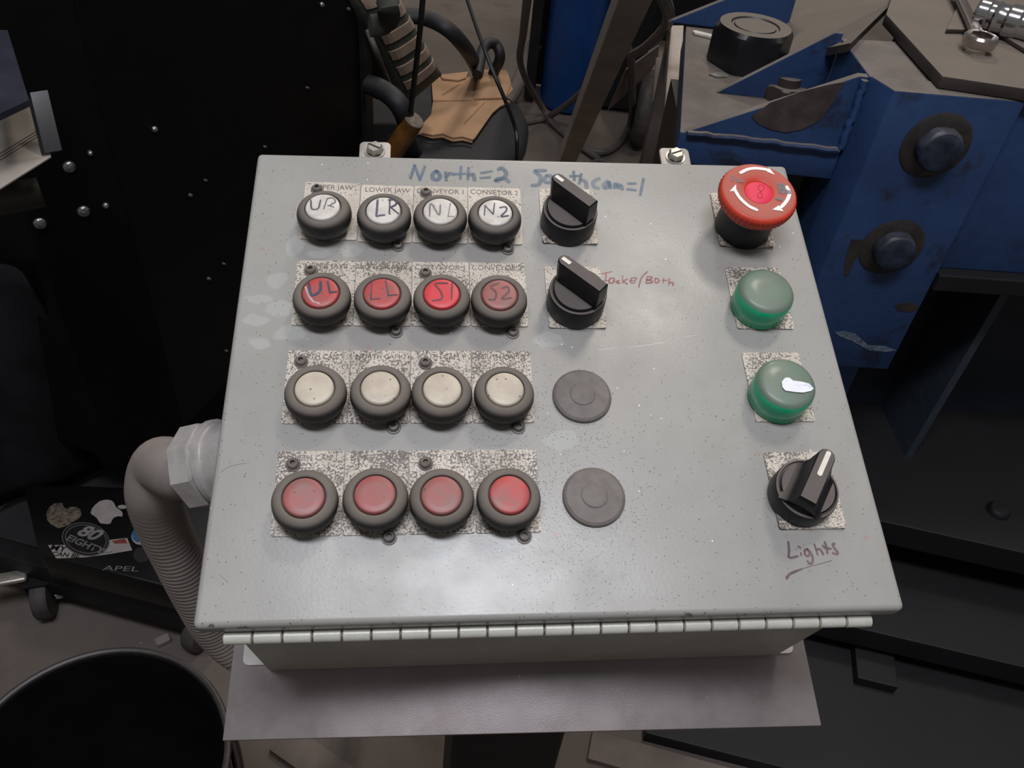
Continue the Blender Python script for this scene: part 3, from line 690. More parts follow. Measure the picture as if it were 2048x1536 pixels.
# column behind the plate, down to the floor, and dark recess
dep = (at(1700, 75, ZT) - A).dot(nb); bm = bmesh.new(); k0 = V(A, .05); prism(bm, [k0 + u * .001, V(Sx, .05) + V(thick, 0) * .995 - u * .002, V(Sx, .05) + nb * (dep + .06) - u * .01, k0 + nb * dep + u * .004], Vector((0, 0, ZT - .05 - .002)), bev=.002); part('column', bm, M_blue)
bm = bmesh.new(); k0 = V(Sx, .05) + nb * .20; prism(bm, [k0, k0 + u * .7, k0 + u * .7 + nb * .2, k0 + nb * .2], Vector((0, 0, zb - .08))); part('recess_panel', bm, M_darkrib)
r0_ = atv(1995, 600, B + nb * .06, C0 + nb * .06); rr1 = atv(1767, 987, B + nb * .06, C0 + nb * .06)
bm = bmesh.new(); k0 = V(r0_, max(.12, rr1.z)); prism(bm, [k0, k0 + u * .014, k0 + u * .014 + nb * .14, k0 + nb * .14], Vector((0, 0, zb - k0.z))); part('rib', bm, simple('rib_blue', (.03, .04, .055), .5))
# lower base: stepped beams toward the viewer
l0 = at(1760, 985, .26); 
base_dir = (at(2048, 1150, .2) - at(1790, 1092, .2)); base_dir.z = 0; base_dir.normalize(); bn = Vector((-base_dir.y, base_dir.x, 0))
q0 = at(1790, 1092, .2)
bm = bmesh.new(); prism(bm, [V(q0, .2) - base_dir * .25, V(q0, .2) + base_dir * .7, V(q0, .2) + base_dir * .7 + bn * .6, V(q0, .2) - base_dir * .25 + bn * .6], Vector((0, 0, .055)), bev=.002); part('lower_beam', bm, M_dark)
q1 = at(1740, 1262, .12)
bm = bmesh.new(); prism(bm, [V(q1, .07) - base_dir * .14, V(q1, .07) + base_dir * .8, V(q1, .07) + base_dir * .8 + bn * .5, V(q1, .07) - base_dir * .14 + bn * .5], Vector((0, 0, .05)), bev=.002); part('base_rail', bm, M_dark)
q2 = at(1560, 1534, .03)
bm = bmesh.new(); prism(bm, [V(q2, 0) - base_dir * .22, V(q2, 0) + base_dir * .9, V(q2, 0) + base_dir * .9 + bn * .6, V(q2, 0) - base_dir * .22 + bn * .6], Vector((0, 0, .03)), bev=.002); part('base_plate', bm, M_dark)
# notch blocks on the base
q3 = at(1745, 1315, .12)
bm = bmesh.new(); prism(bm, [V(q3, .03), V(q3, .03) + base_dir * .07, V(q3, .03) + base_dir * .07 + bn * .08, V(q3, .03) + bn * .08], Vector((0, 0, .022)), bev=.002); part('base_block', bm, M_dark)
# flange plate at the left with thick front edge
FL = at(1360, 264, zf); FB = at(1372, 52, zf); FBR = FB + (V(A, zf) - FL)
bm = bmesh.new(); far = V(A, zf)
prism(bm, [V(FL, zf), far, V(FBR, zf), V(FB, zf)], Vector((0, 0, -.045)), bev=.002); part('flange_plate', bm, M_blue, smooth=True)
bm = bmesh.new(); fd = (far - FL).normalized(); fn = Vector((-fd.y, fd.x, 0))
prism(bm, [V(FL, 0) + fd * .02 + fn * .05, V(A, 0) - fd * .02 + fn * .05, V(A, 0) - fd * .02 + fn * .3, V(FL, 0) + fd * .02 + fn * .3], Vector((0, 0, zf - .045))); part('pedestal_leg', bm, M_dark)
# gussets
def gusset(off, x0=0.0, tk=.009, hgt=None):
    g0 = V(FL, zf) + fd * (.006 + x0) + fn * off; g1 = V(A, zf) + fn * off; g2 = V(A, hgt or (ZT - .003)) + fn * off; g3 = g2 - fd * .012
    bm = bmesh.new(); prism(bm, [g0, g1, g2, g3], fn * tk, bev=.001); return bm
g = part('gusset', gusset(0, 0, .012), M_blue)
g2o = (at(1425, 185, zf) - FL).dot(fn)
part('gusset', gusset(g2o, (at(1425, 185, zf) - FL).dot(fd), .009, ZT), M_blue)
g3o = (at(1385, 50, zf) - FL).dot(fn)
part('gusset', gusset(g3o, .01, .012, ZT), M_blue)
# chipped primer patch on the front gusset
bm = bmesh.new(); gp = []
for px, py in ((1503, 232), (1540, 205), (1600, 183), (1660, 168), (1690, 163), (1678, 180), (1665, 205), (1640, 240), (1605, 258), (1572, 264), (1540, 258), (1515, 246)):
    qq = atv(px, py, V(FL, 0), V(A, 0)) - fn * .0012; gp.append(qq)
prism(bm, gp, fn * .0009); o = part('primer_patch', bm, simple('bare_primer', (.052, .040, .036), .6, 0, .3, 40)); o['label'] = 'dark bare patch where blue paint has flaked off'
# weld beads
bm = bmesh.new(); e1 = V(FL, zf + .001) + fd * .01 - fn * .002; e2 = V(A, zf + .001) - fd * .004 - fn * .003
tube(bm, [e1.lerp(e2, i / 24) + Vector((0, 0, random.uniform(-.0012, .0012))) for i in range(25)], .0045, 8, 2); part('weld_bead', bm, M_blue, smooth=True)
bm = bmesh.new(); e1 = V(A, zf + .004) - fd * .004 - fn * .003; e2 = V(A, ZT - .006) - fd * .004 - fn * .003
tube(bm, [e1.lerp(e2, i / 16) + fd * random.uniform(-.0015, .0015) for i in range(17)], .005, 8, 2); part('weld_bead', bm, M_blue, smooth=True)
# flange nut (big hex) and small locknut
def hexnut(c, r, h, name, mat, hole=.45, rot=0):
    bm = bmesh.new(); 
    lathe(bm, [(r * .93, 0), (r, h * .06), (r, h * .86), (r * .90, h)], 6, Matrix.Translation(c) @ Matrix.Rotation(rot, 4, 'Z'), cap1=False)
    M = Matrix.Translation(c) @ Matrix.Rotation(rot, 4, 'Z')
    top = [M @ Vector((r * .90 * math.cos(2 * PI * i / 6), r * .90 * math.sin(2 * PI * i / 6), h)) for i in range(6)]
    lathe(bm, [(r * .84, h), (r * .80, h * 1.03), (r * hole, h * 1.03), (r * hole * .92, h * 1.0), (r * hole * .9, h * 1.0)], 36, M, cap0=False)
    o = part(name, bm, mat, smooth=True, ang=25)
    # close the shoulder between hexagon and round face
    bm = bmesh.new(); lathe(bm, [(r * .2, h * .98), (r * .895, h * .985)], 6, M, cap0=False, cap1=False)
    return o, M
cn = at(1490, 128, zf); rn = (at(1572, 120, zf) - at(1432, 120, zf)).length / 2
bm = bmesh.new(); Mn = Matrix.Translation(V(cn, zf)) @ Matrix.Rotation(R(2), 4, 'Z'); hn = .062
# hexagon with chamfered corners: 60-gon radius profile
def hexr(i, n, r, cham=0):
    t = (2 * PI * i / n) % (PI / 3) - PI / 6; return min(r * math.cos(PI / 6) / math.cos(t), cham if cham else 9)
N6 = 72
def hexlathe(bm, r, h, M, holes, n=72, rnd=1.0):
    prof = [(r, 0, r * .95 * rnd), (r, h * .08, r * rnd), (r, h * .80, r * rnd), (r, h * .90, r * .955 * rnd), (r, h, r * .87 * rnd)]
    rings = []
    for (rr, z, ch) in prof:
        rings.append([bm.verts.new(M @ Vector((hexr(i, n, rr, ch) * math.cos(2 * PI * i / n), hexr(i, n, rr, ch) * math.sin(2 * PI * i / n), z))) for i in range(n)])
    for (q, z) in holes:
        rings.append([bm.verts.new(M @ Vector((r * q * math.cos(2 * PI * i / n), r * q * math.sin(2 * PI * i / n), z))) for i in range(n)])
    for a, b_ in zip(rings, rings[1:]):
        for i in range(n): j = (i + 1) % n; bm.faces.new((a[i], a[j], b_[j], b_[i]))
    bm.faces.new(rings[-1]); bm.faces.new(rings[0][::-1])
hexlathe(bm, rn * 1.02, hn, Mn, [(.60, hn), (.57, hn - .0025), (.52, hn - .003), (.50, hn - .001), (.3, hn - .0005)])
o = part('hex_nut', bm, M_nut, smooth=True, ang=30); o['label'] = 'large dark hex nut with dusty top'
cb = at(1566, 196, zf); bm = bmesh.new(); hexlathe(bm, .033, .022, Matrix.Translation(V(cb, zf)) @ Matrix.Rotation(.3, 4, 'Z'), [(.6, .022), (.58, .034), (.3, .035)])
o = part('hex_nut', bm, M_dusty, smooth=True, ang=30); o['label'] = 'smaller dusty hex bolt between the gussets'
# bolts in the plate face
for px, py, rw in ((1871, 291, 60), (1783, 494, 57)):
    c_ = atv(px, py, B, C0); Mb = Matrix.Translation(c_) @ Matrix((u, Vector((0, 0, 1)), -nb)).transposed().to_4x4()
    dist = (c_ - CAM).length; rad = rw / F * dist
    bm = bmesh.new(); lathe(bm, [(rad, -.001), (rad, .0015), (rad * .93, .0030), (rad * .2, .0030)], 40, Mb); o = part('washer', bm, M_washer, smooth=True)
    bm = bmesh.new(); hexlathe(bm, rad * .70, .018, Mb @ Matrix.Translation((0, 0, .003)), [(.78, .018), (.72, .019), (.4, .019)], rnd=.915); o = part('bolt', bm, M_bolt, smooth=True, ang=30)
    o['label'] = 'dusty round-shouldered bolt, upper' if py < 400 else 'dusty round-shouldered bolt, lower'
bm = bmesh.new(); prism(bm, [atv(x_, y_, B, C0) - nb * .0004 for x_, y_ in ((1702, 478), (1730, 480), (1745, 496), (1722, 506), (1708, 520), (1698, 548), (1688, 552), (1690, 520))], -nb * .0006); part('grease_stain', bm, M_washer)
bm = bmesh.new(); prism(bm, [atv(x_, y_, B, C0) - nb * .0004 for x_, y_ in ((1668, 664), (1690, 662), (1712, 668), (1736, 690), (1770, 692), (1792, 700), (1772, 703), (1738, 700), (1705, 682), (1680, 672))], -nb * .0006); part('paint_scuff', bm, simple('pale_scuff', (.10, .13, .18), .6, 0, .5, 200))
bm = bmesh.new(); prism(bm, [atv(x_, y_, B, C0) - nb * .0004 for x_, y_ in ((1790, 610), (1812, 604), (1832, 608), (1836, 618), (1815, 624), (1795, 620))], -nb * .0006); part('rust_spot', bm, M_washer)
c_ = at(1998, 1020, .26); bm = bmesh.new(); lathe(bm, [(.02, -.004), (.02, .006), (.015, .012), (.004, .013)], 20, Matrix.Translation(V(c_, .255))); part('bolt', bm, M_dark, smooth=True)

# ---- things lying on the machine
PM_z = ZT + .0008
def slab(name, pix, z, th, mat, label, cat, bev=.002):
    P = [at(x, y, z + th) for x, y in pix]; c = sum(P, Vector()) / len(P); c.z = z
    bm = bmesh.new(); prism(bm, [Vector((p.x - c.x, p.y - c.y, 0)) for p in P], Vector((0, 0, th)), bev=bev)
    return tag(obj(name, bm, mat, None, c, smooth=True), label, cat)
# column top deck the plates rest on
bm = bmesh.new(); dk0 = V(A, ZT - .012) + u * .02 + nb * .42; prism(bm, [dk0 + u * .14 - nb * .02, dk0 + u * .9 - nb * .02, dk0 + u * .9 + nb * .5, dk0 + u * .14 + nb * .5], Vector((0, 0, .0125)), bev=.001); part('top_deck', bm, M_dusty)
slab('steel_plate', [(1772, 28), (1885, 152), (2110, 186), (2150, -60), (1800, -60)], PM_z, .016, M_dusty, 'flat dusty steel plate with an angled corner under the wrench', 'steel plate')
tp = [at(1575, 112, zf + .013), at(1553, 38, zf + .013), at(1600, -40, zf + .025), at(1800, -60, ZT + .004), at(1790, 0, ZT + .004), at(1702, 86, ZT + .012)]
tc = at(1660, 40, zf + .03); bm = bmesh.new(); prism(bm, [p - tc for p in tp], Vector((0, 0, -.012))); bmesh.ops.triangulate(bm, faces=[f_ for f_ in bm.faces if len(f_.verts) > 4])
tag(obj('steel_plate', bm, M_dusty, None, tc), 'dusty steel plate lying tilted behind the large hex nut', 'steel plate')
slab('steel_bar', [(1893, 58), (1990, 60), (2120, 140), (2120, 60), (1960, -20), (1930, -20)], PM_z + .0165, .006, M_dusty, 'thin dusty steel strip lying partly under the wrench', 'steel bar', .001)
# combination wrench
wz = PM_z + .017 + .0065
WR = at(1955, 92, wz); we = at(1905, -40, wz + .01)
bm = bmesh.new(); d = (we - WR); d.z = 0; d.normalize(); sd = Vector((-d.y, d.x, 0))
pts = []
for t, w_ in ((.016, .010), (.04, .0085), (.08, .0075), (.16, .007), (.24, .0075)): pts.append((t, w_))
prism(bm, [d * t + sd * w_ for t, w_ in pts] + [d * t - sd * w_ for t, w_ in reversed(pts)], Vector((0, 0, .008)), bev=.002)
wr = empty('wrench', WR, 'steel ring spanner lying on the dusty plate', 'wrench')
obj('handle', bm, M_wrench, wr, (0, 0, .004), smooth=True)
bm = bmesh.new(); n = 36; rings = []
for (ro, z, hx) in ((.0205, 0, 0), (.0222, .003, 0), (.0222, .012, 0), (.0200, .015, 0), (.0140, .015, 1), (.0140, 0, 1)):
    rings.append([bm.verts.new((ro * (1 + (.1 * math.cos(6 * 2 * PI * i / n) if hx else 0)) * math.cos(2 * PI * i / n), ro * (1 + (.1 * math.cos(6 * 2 * PI * i / n) if hx else 0)) * math.sin(2 * PI * i / n), z)) for i in range(n)])
for a, b_ in zip(rings, rings[1:] + rings[:1]):
    for i in range(n): j = (i + 1) % n; bm.faces.new((a[i], a[j], b_[j], b_[i]))
obj('ring_end', bm, M_ring, wr, smooth=True, ang=35)['label'] = 'shiny ring end'
# chrome socket lying on its side
cs = at(2022, 36, wz + .02); bm = bmesh.new(); Mc = Matrix.Rotation(R(-32), 4, 'Z') @ Matrix.Rotation(PI / 2, 4, 'Y')
lathe(bm, [(.012, -.030), (.013, -.045), (.019, -.046), (.022, -.042), (.022, -.030), (.0195, -.027), (.0195, -.022), (.0215, -.019), (.0195, -.015), (.0195, -.006), (.0225, -.002), (.0225, .012), (.020, .016), (.020, .05), (.018, .055)], 40, Mc)
tag(obj('chrome_socket', bm, M_mirror, None, (cs.x, cs.y, PM_z + .017 + .0225), smooth=True, ang=30), 'shiny chrome socket lying at the right beside the wrench', 'socket')
# soapstone marker by the nut
cs = at(1413, 70, zf + .004); bm = bmesh.new(); prism(bm, [Vector((-.026, .004, 0)), Vector((-.020, -.004, 0)), Vector((.026, -.006, 0)), Vector((.026, .006, 0)), Vector((-.020, .008, 0))], Vector((0, 0, .005)), bev=.001)
tag(obj('chalk_stick', bm, M_chalk, None, (cs.x, cs.y, zf + .0005), (0, 0, R(-18)), smooth=True), 'white soapstone marker lying beside the large hex nut', 'chalk')
cs = at(1437, 152, zf); bm = bmesh.new(); prism(bm, [Vector((-.016, -.002, 0)), Vector((-.004, -.010, 0)), Vector((.014, -.004, 0)), Vector((.017, .006, 0)), Vector((.002, .010, 0)), Vector((-.008, .004, 0))], Vector((0, 0, .002)))
tag(obj('paint_flake', bm, simple('grey_flake', (.16, .16, .14), .6), None, (cs.x, cs.y, zf + .0006)), 'small grey-green flake lying in front of the large hex nut', 'flake')

# ================================================================== BACK LEFT: CABINET AND CART
zc = .30
P0 = at(215, 905, zc); P1 = at(365, 862, zc); P2 = at(745, 452, zc)
c2 = (P2 - P1).normalized(); cl = Vector((-c2.y, c2.x, 0))      # cl points away from the viewer (left/back)
RC = empty('rolling_cabinet', Vector((P1.x, P1.y, 0)), 'tall black steel cabinet on casters left of the control box', 'cabinet')
def rc(name, bm, mat, **kw):
    o = obj(name, bm, mat, RC, **kw)
    for v in o.data.vertices: v.co = v.co - RC.location
    return o
bm = bmesh.new(); prism(bm, [V(P1, zc), V(P2, zc), V(P2, zc) + cl * .5, V(P1, zc) + cl * .5], Vector((0, 0, 1.3)), bev=.004); rc('side_panel', bm, M_cab)
bm = bmesh.new(); prism(bm, [V(P0, zc - .02), V(P1, zc - .02), V(P1, zc) + cl * .45, V(P0, zc) + cl * .45], Vector((0, 0, 1.3)), bev=.003); rc('front_panel', bm, M_cab)
bm = bmesh.new(); sq_bar(bm, V(P2, zc) - cl * .004 - c2 * .018, V(P2, 1.6) - cl * .004 - c2 * .018, .034, .012, c2); rc('corner_strip', bm, M_cab2)
for i, (px, py, s_) in enumerate(((307, 258, 6), (180, 305, 5), (138, 333, 11), (211, 410, 6), (167, 422, 11), (80, 446, 11), (642, 9, 5), (408, 360, 3), (378, 390, 4), (527, 293, 3), (415, 557, 4), (445, 527, 3), (612, 175, 3), (450, 701, 3), (695, 18, 4))):
    pp = atv(px, py, P1, P2) if px > 250 else atv(px, py, P0, P1)
    nn = -cl if px > 250 else -Vector((-(P1 - P0).y, (P1 - P0).x, 0)).normalized()
    ax = Vector((0, 0, 1)).cross(nn).normalized(); Mb = Matrix.Translation(pp + nn * .0005) @ Matrix((ax, nn.cross(ax), nn)).transposed().to_4x4()
    rad = s_ / F * (pp - CAM).length
    bm = bmesh.new(); lathe(bm, [(rad, 0), (rad, .0015), (rad * .8, .004), (rad * .3, .0055)], 16, Mb)
    lathe(bm, [(rad * .25, .0055), (rad * .2, .0065)], 6, Mb)
    rc('screw', bm, simple('dull_bright_screw', (.30, .30, .31), .3, .9, .5, 500) if s_ > 4 else simple('faint_screw', (.03, .03, .03), .5), smooth=True)
# cart frame and casters
r0a, r1a = at(-60, 1098, .13), at(392, 1222, .13); fdir = (r1a - r0a).normalized(); fback = Vector((-fdir.y, fdir.x, 0))
bm = bmesh.new(); prism(bm, [V(r0a, .09), V(r1a, .09), V(r1a, .09) + fback * .03, V(r0a, .09) + fback * .03], Vector((0, 0, .045)), bev=.002); rc('frame_rail', bm, M_cab2)
bm = bmesh.new(); prism(bm, [V(r0a, .055), V(r1a, .055), V(r1a, .055) + fback * .02, V(r0a, .055) + fback * .02], Vector((0, 0, .034)), bev=.002); rc('lower_rail', bm, M_cab2)
bm = bmesh.new(); ra = V(r1a, .09) + fback * .03 - fdir * .03; prism(bm, [ra, ra + fdir * .03, ra + fdir * .03 + fback * .5, ra + fback * .5], Vector((0, 0, .045)), bev=.002); rc('frame_rail', bm, M_cab2)
bm = bmesh.new(); ra = V(r0a, .135) + fback * .03; prism(bm, [ra, ra + (r1a - r0a) - fdir * .03, ra + (r1a - r0a) - fdir * .03 + fback * .5, ra + fback * .5], Vector((0, 0, .004))); rc('shelf', bm, M_tray)
rp = at(100, 985, .2)
for pp in (V(P1, 0) + cl * .03, V(P1, 0) + cl * .45, V(P2, 0) + cl * .03 - c2 * .03):
    bm = bmesh.new(); box(bm, (-.012, -.012, .139 if pp.y < .9 else .0), (.012, .012, zc), 0, 1, Matrix.Translation(V(pp, 0))); rc('leg_post', bm, M_cab2)
for i, (px, py, rad, dr) in enumerate(((88, 1190, .042, 0), (392, 1268, .036, 1))):
    c_ = at(px, py, rad); 
    if dr: c_ = at(400, 1262, rad)
    Mb = Matrix.Translation(V(c_, rad)) @ Matrix.Rotation(R(20 if not dr else -20), 4, 'Z') @ Matrix.Rotation(PI / 2, 4, 'Y')
    bm = bmesh.new(); lathe(bm, [(rad * .3, -.014), (rad * .92, -.013), (rad, -.009), (rad, .009), (rad * .92, .013), (rad * .3, .014)], 32, Mb); wh = rc('caster_wheel', bm, M_tyre, smooth=True)
    bm = bmesh.new()
    for s in (-1, 1): box(bm, (-rad * .9, -.012, s * .018 - .0015), (.004, .012, s * .018 + .0015), .0005, 1, Mb)
    box(bm, (-rad * 1.1, -.014, -.0195), (-rad * 1.02, .014, .0195), 0, 1, Mb)
    o = rc('caster_fork', bm, M_cab2 if dr else M_cab2)
    bm = bmesh.new(); lathe(bm, [(.0105, .019), (.0105, .028), (.009, .030)], 6, Mb); o = rc('axle_nut', bm, M_alu); o['label'] = 'bright hex nut on the caster axle'
c_ = at(20, 1160, .09); bm = bmesh.new(); box(bm, (-.05, -.012, 0), (.028, .012, .010), .004, 3, Matrix.Translation(c_) @ Matrix.Rotation(R(22), 4, 'Z')); o = rc('brake_lever', bm, M_chrome, smooth=True); o['label'] = 'bright metal brake lever'
c_ = at(364, 1214, .136); bm = bmesh.new(); lathe(bm, [(.004, 0), (.0035, .002), (.001, .003)], 12, Matrix.Translation(V(c_, .135))); rc('screw', bm, M_chrome)
bm = bmesh.new(); c_ = at(325, 1278, .01); box(bm, (-.012, -.008, 0), (.012, .008, .012), .002, 1, Matrix.Translation(V(c_, 0)) @ Matrix.Rotation(.7, 4, 'Z')); tag(obj('metal_scrap', bm, M_conduit), 'small pale metal offcut lying on the floor behind the black bin', 'scrap')

# stickered case on the cart shelf
zk = .205
cc = at(195, 1075, zk); TCs = empty('stickered_case', Vector((cc.x, cc.y, .1395)), 'glossy black case covered in stickers on the cart shelf', 'case')
cq = [at(x, y, zk) for x, y in ((45, 968), (330, 975), (368, 1182), (78, 1108))]
bm = bmesh.new(); prism(bm, [Vector((p.x - cc.x, p.y - cc.y, 0)) for p in cq], Vector((0, 0, zk - .1397)), bev=.004); obj('case_shell', bm, M_case, TCs, smooth=True)
def flat(name, pix, mat, lift, label=None, th=.0003):
    bm = bmesh.new(); pts = [at(x, y, zk) for x, y in pix]
    prism(bm, [Vector((p.x - cc.x, p.y - cc.y, zk - .1395 + lift)) for p in pts], Vector((0, 0, th))); o = obj(name, bm, mat, TCs)
    if label: o['label'] = label
    return o
def ell(cx, cy, rx, ry, rot=0, n=28):
    return [(cx + rx * math.cos(2 * PI * i / n) * math.cos(rot) - ry * math.sin(2 * PI * i / n) * math.sin(rot), cy + rx * math.cos(2 * PI * i / n) * math.sin(rot) + ry * math.sin(2 * PI * i / n) * math.cos(rot)) for i in range(n)]
K = 7.68
def kx(pts): return [(80 + x / K, 980 + y / K) for x, y in pts]
flat('sticker', kx([(780, 350), (800, 290), (850, 230), (910, 180), (970, 160), (1030, 152), (1090, 162), (1130, 190), (1150, 230), (1175, 275), (1230, 310), (1265, 345), (1272, 385), (1260, 412), (1200, 405), (1150, 420), (1115, 450), (1098, 490), (1085, 515), (1050, 528), (990, 522), (930, 515), (900, 480), (875, 435), (830, 400), (790, 375)]), M_stickerw, .0004, 'white fruit-shaped sticker')
flat('sticker', kx([(1190, 262), (1220, 238), (1270, 230), (1330, 245), (1360, 265), (1310, 288), (1260, 296), (1215, 285)]), M_stickerw, .0004, 'white leaf-shaped sticker')
flat('sticker', kx([(100, 400), (100, 340), (150, 260), (220, 210), (340, 200), (365, 270), (420, 290), (480, 262), (560, 265), (620, 300), (640, 380), (600, 440), (500, 500), (400, 560), (280, 590), (170, 530), (115, 470)]), M_stickerp, .0004, 'worn patterned sticker')
flat('sticker', kx([(125, 850), (350, 850), (800, 800), (1340, 742), (1420, 930), (1100, 985), (700, 1040), (250, 1056)]), M_stickerw, .0007, 'white strip sticker reading MY CAN BE')
flat('sticker_print', kx([(1105, 790), (1310, 755), (1345, 825), (1150, 830)]), M_stickerr, .0011, 'red print block')
flat('sticker', kx(ell(705, 765, 370, 255, .18)), M_stickerk, .0014, 'round black sticker reading 80 EIGHTY')
def ring(cx, cy, r1, r2, ry1, ry2, rot, mat, lift):
    n = 40; o_ = ell(cx, cy, r1, ry1, rot, n); i_ = ell(cx, cy, r2, ry2, rot, n); bm = bmesh.new()
    f = lambda x, y: Vector((at(x, y, zk).x - cc.x, at(x, y, zk).y - cc.y, zk - .1395 + lift))
    A_ = [bm.verts.new(f(80 + x / K, 980 + y / K)) for x, y in o_]; B_ = [bm.verts.new(f(80 + x / K, 980 + y / K)) for x, y in i_]
    for i in range(n): j = (i + 1) % n; bm.faces.new((A_[i], A_[j], B_[j], B_[i]))
    obj('sticker_ring', bm, mat, TCs)
ring(705, 765, 368, 352, 253, 240, .18, M_stickerg, .0020); ring(710, 765, 325, 308, 220, 205, .18, M_stickerg, .0020)
flat('sticker', kx(ell(1540, 715, 135, 130)), M_stickerw, .0004, 'round blue and tan sticker'); flat('sticker_print', kx(ell(1510, 700, 95, 105)), M_stickerb, .0009)
flat('sticker', kx(ell(1560, 1000, 125, 120)), simple('dark_round_sticker', (.012, .011, .013), .4), .0004, 'dark round sticker')
def ctext(txt, x, y, hpx, ang, mat, lift, sx=1., shear=0, bold=0.):
    p = at(80 + x / K, 980 + y / K, zk); dx = at(80 + (x + 60 * math.cos(ang)) / K, 980 + (y + 60 * math.sin(ang)) / K, zk) - p
    a = math.atan2(dx.y, dx.x); q_ = at(80 + x / K, 980 + (y + hpx) / K, zk); size = (q_ - p).length * 1.35
    M = Matrix.Translation((p.x - cc.x, p.y - cc.y, zk - .1395 + lift)) @ Matrix.Rotation(a, 4, 'Z')
    printed(txt, size, mat, TCs, None, M=M, sx=sx, shear=shear, bold=bold * size)
ctext('80', 752, 672, 165, R(20), simple('grey_white_print', (.13, .12, .12), .5), .0021, 1.2, .25, .035)
ctext('EIGHTY', 700, 850, 88, R(22), simple('grey_white_print', (.085, .08, .08), .5), .0021, 1.3, .0, .03)
ctext('MY', 285, 905, 84, R(8), M_stickerk, .0012, 1.25, 0, .02)
ctext('CAN BE', 400, 1005, 62, R(5), M_stickerk, .0012, 1.15, 0, .02)
ctext('your', 1040, 960, 36, R(-8), M_stickerk, .0012, 1.3)
ctext('APEL', 1245, 1215, 78, R(2), simple('silver_print', (.11, .11, .11), .4), .0008, 1.9)

# charcoal felt cover hanging left
bm = bmesh.new(); F0, F1 = at(40, 548, .66), at(218, 945, .16)
nx, ny = 14, 14; g = []
LT, LB = at(-260, 480, .66), at(-240, 1100, .16)  # lower edge stretched down to fill the floor gap with darkness
for j in range(ny + 1):
    t = j / ny; e = F0.lerp(F1, t) ; row = []
    e = Vector((e.x + .012 * math.sin(t * 5), e.y, e.z))
    for i in range(nx + 1):
        s = i / nx; p = e.lerp(LT.lerp(LB, t), s) + Vector((0, .010 * math.sin(s * 14 + t * 2), 0))
        row.append(bm.verts.new(p))
    g.append(row)
for j in range(ny):
    for i in range(nx): bm.faces.new((g[j][i], g[j][i + 1], g[j + 1][i + 1], g[j + 1][i]))
o = obj('felt_cover', bm, M_fabric, smooth=True); o.modifiers.new('thickness', 'SOLIDIFY').thickness = .004
tag(o, 'charcoal felt cover hanging at the far left below the pale sheet', 'cover')
# pale sheet on a bracket, with smoked strip and slate panel
zs_ = .93
sp = [at(x, y, zs_) for x, y in ((-70, 262), (56, 203), (102, 312), (-70, 420))]; sc_ = sum(sp, Vector()) / 4
SH = empty('wall_shelf', Vector((sc_.x, sc_.y, zs_)), 'pale scored metal sheet on a dark shelf at the far left', 'shelf')
bm = bmesh.new(); prism(bm, [p - sc_ for p in sp], Vector((0, 0, -.002)), bev=.0004); obj('pale_sheet', bm, M_sheet, SH, (0, 0, 0))
for k in range(3):
    a_, b_ = at(-40, 332 + k * 7, zs_), at(78, 260 + k * 6, zs_); bm = bmesh.new(); s_ = (b_ - a_).normalized().cross(Vector((0, 0, 1))) * .0006
    prism(bm, [a_ - sc_ + s_, a_ - sc_ - s_, b_ - sc_ - s_, b_ - sc_ + s_], Vector((0, 0, .0003))); obj('scored_line', bm, M_line, SH, (0, 0, .0001))
bm = bmesh.new(); s0, s1, s2, s3 = at(60, 185, zs_ + .05), at(95, 180, zs_ + .05), at(124, 300, zs_ + .004), None; s3 = s0 + s2 - s1
prism(bm, [p - sc_ for p in (s0, s1, s2, s3)], Vector((-.004, .0, -.003))); obj('smoked_strip', bm, M_smoke, SH)['label'] = 'glossy smoked plastic strip'
bm = bmesh.new(); sl = [at(x, y, zs_ + .06) - sc_ for x, y in ((-60, 60), (15, 60), (58, 200), (-60, 255))]; prism(bm, sl, Vector((-.0, .0, -.006))); obj('slate_panel', bm, M_slate, SH)
bm = bmesh.new(); a_, b_ = at(-60, 410, zs_ - .06), at(82, 385, zs_ - .06); tube(bm, [a_ - sc_, b_ - sc_], .016, 16, smooth=False); obj('support_rod', bm, simple('dark_olive_rod', (.022, .022, .018), .5), SH, smooth=True)

# ================================================================== BIN
zr = .42
pA, pB, pC = at(0, 1402, zr), at(215, 1300, zr), at(452, 1440, zr)
def circ(a, b, c):
    d = 2 * (a.x * (b.y - c.y) + b.x * (c.y - a.y) + c.x * (a.y - b.y))
    ux = ((a.x ** 2 + a.y ** 2) * (b.y - c.y) + (b.x ** 2 + b.y ** 2) * (c.y - a.y) + (c.x ** 2 + c.y ** 2) * (a.y - b.y)) / d
    uy = ((a.x ** 2 + a.y ** 2) * (c.x - b.x) + (b.x ** 2 + b.y ** 2) * (a.x - c.x) + (c.x ** 2 + c.y ** 2) * (b.x - a.x)) / d
    return Vector((ux, uy, 0)), math.hypot(a.x - ux, a.y - uy)
bc, br = circ(pA, pB, pC); print('bin', bc, br, 'zf', zf, 'zs', zs, 'zb', zb)
TB = empty('waste_bin', Vector((bc.x, bc.y, 0)), 'round black waste bin on the floor at the lower left', 'bin')
bm = bmesh.new(); lathe(bm, [(br * .78, .0), (br * .80, .01), (br * .985, zr - .006), (br * .965, zr - .006), (br * .78, .02), (br * .3, .016)], 64); obj('bin_body', bm, M_bin, TB, smooth=True)
bm = bmesh.new(); n = 72; rings = []
for k in range(8):
    a_ = 2 * PI * k / 8; rings.append([bm.verts.new(((br - .001 + .004 * math.cos(a_)) * math.cos(2 * PI * i / n), (br - .001 + .004 * math.cos(a_)) * math.sin(2 * PI * i / n), zr - .002 + .004 * math.sin(a_))) for i in range(n)])
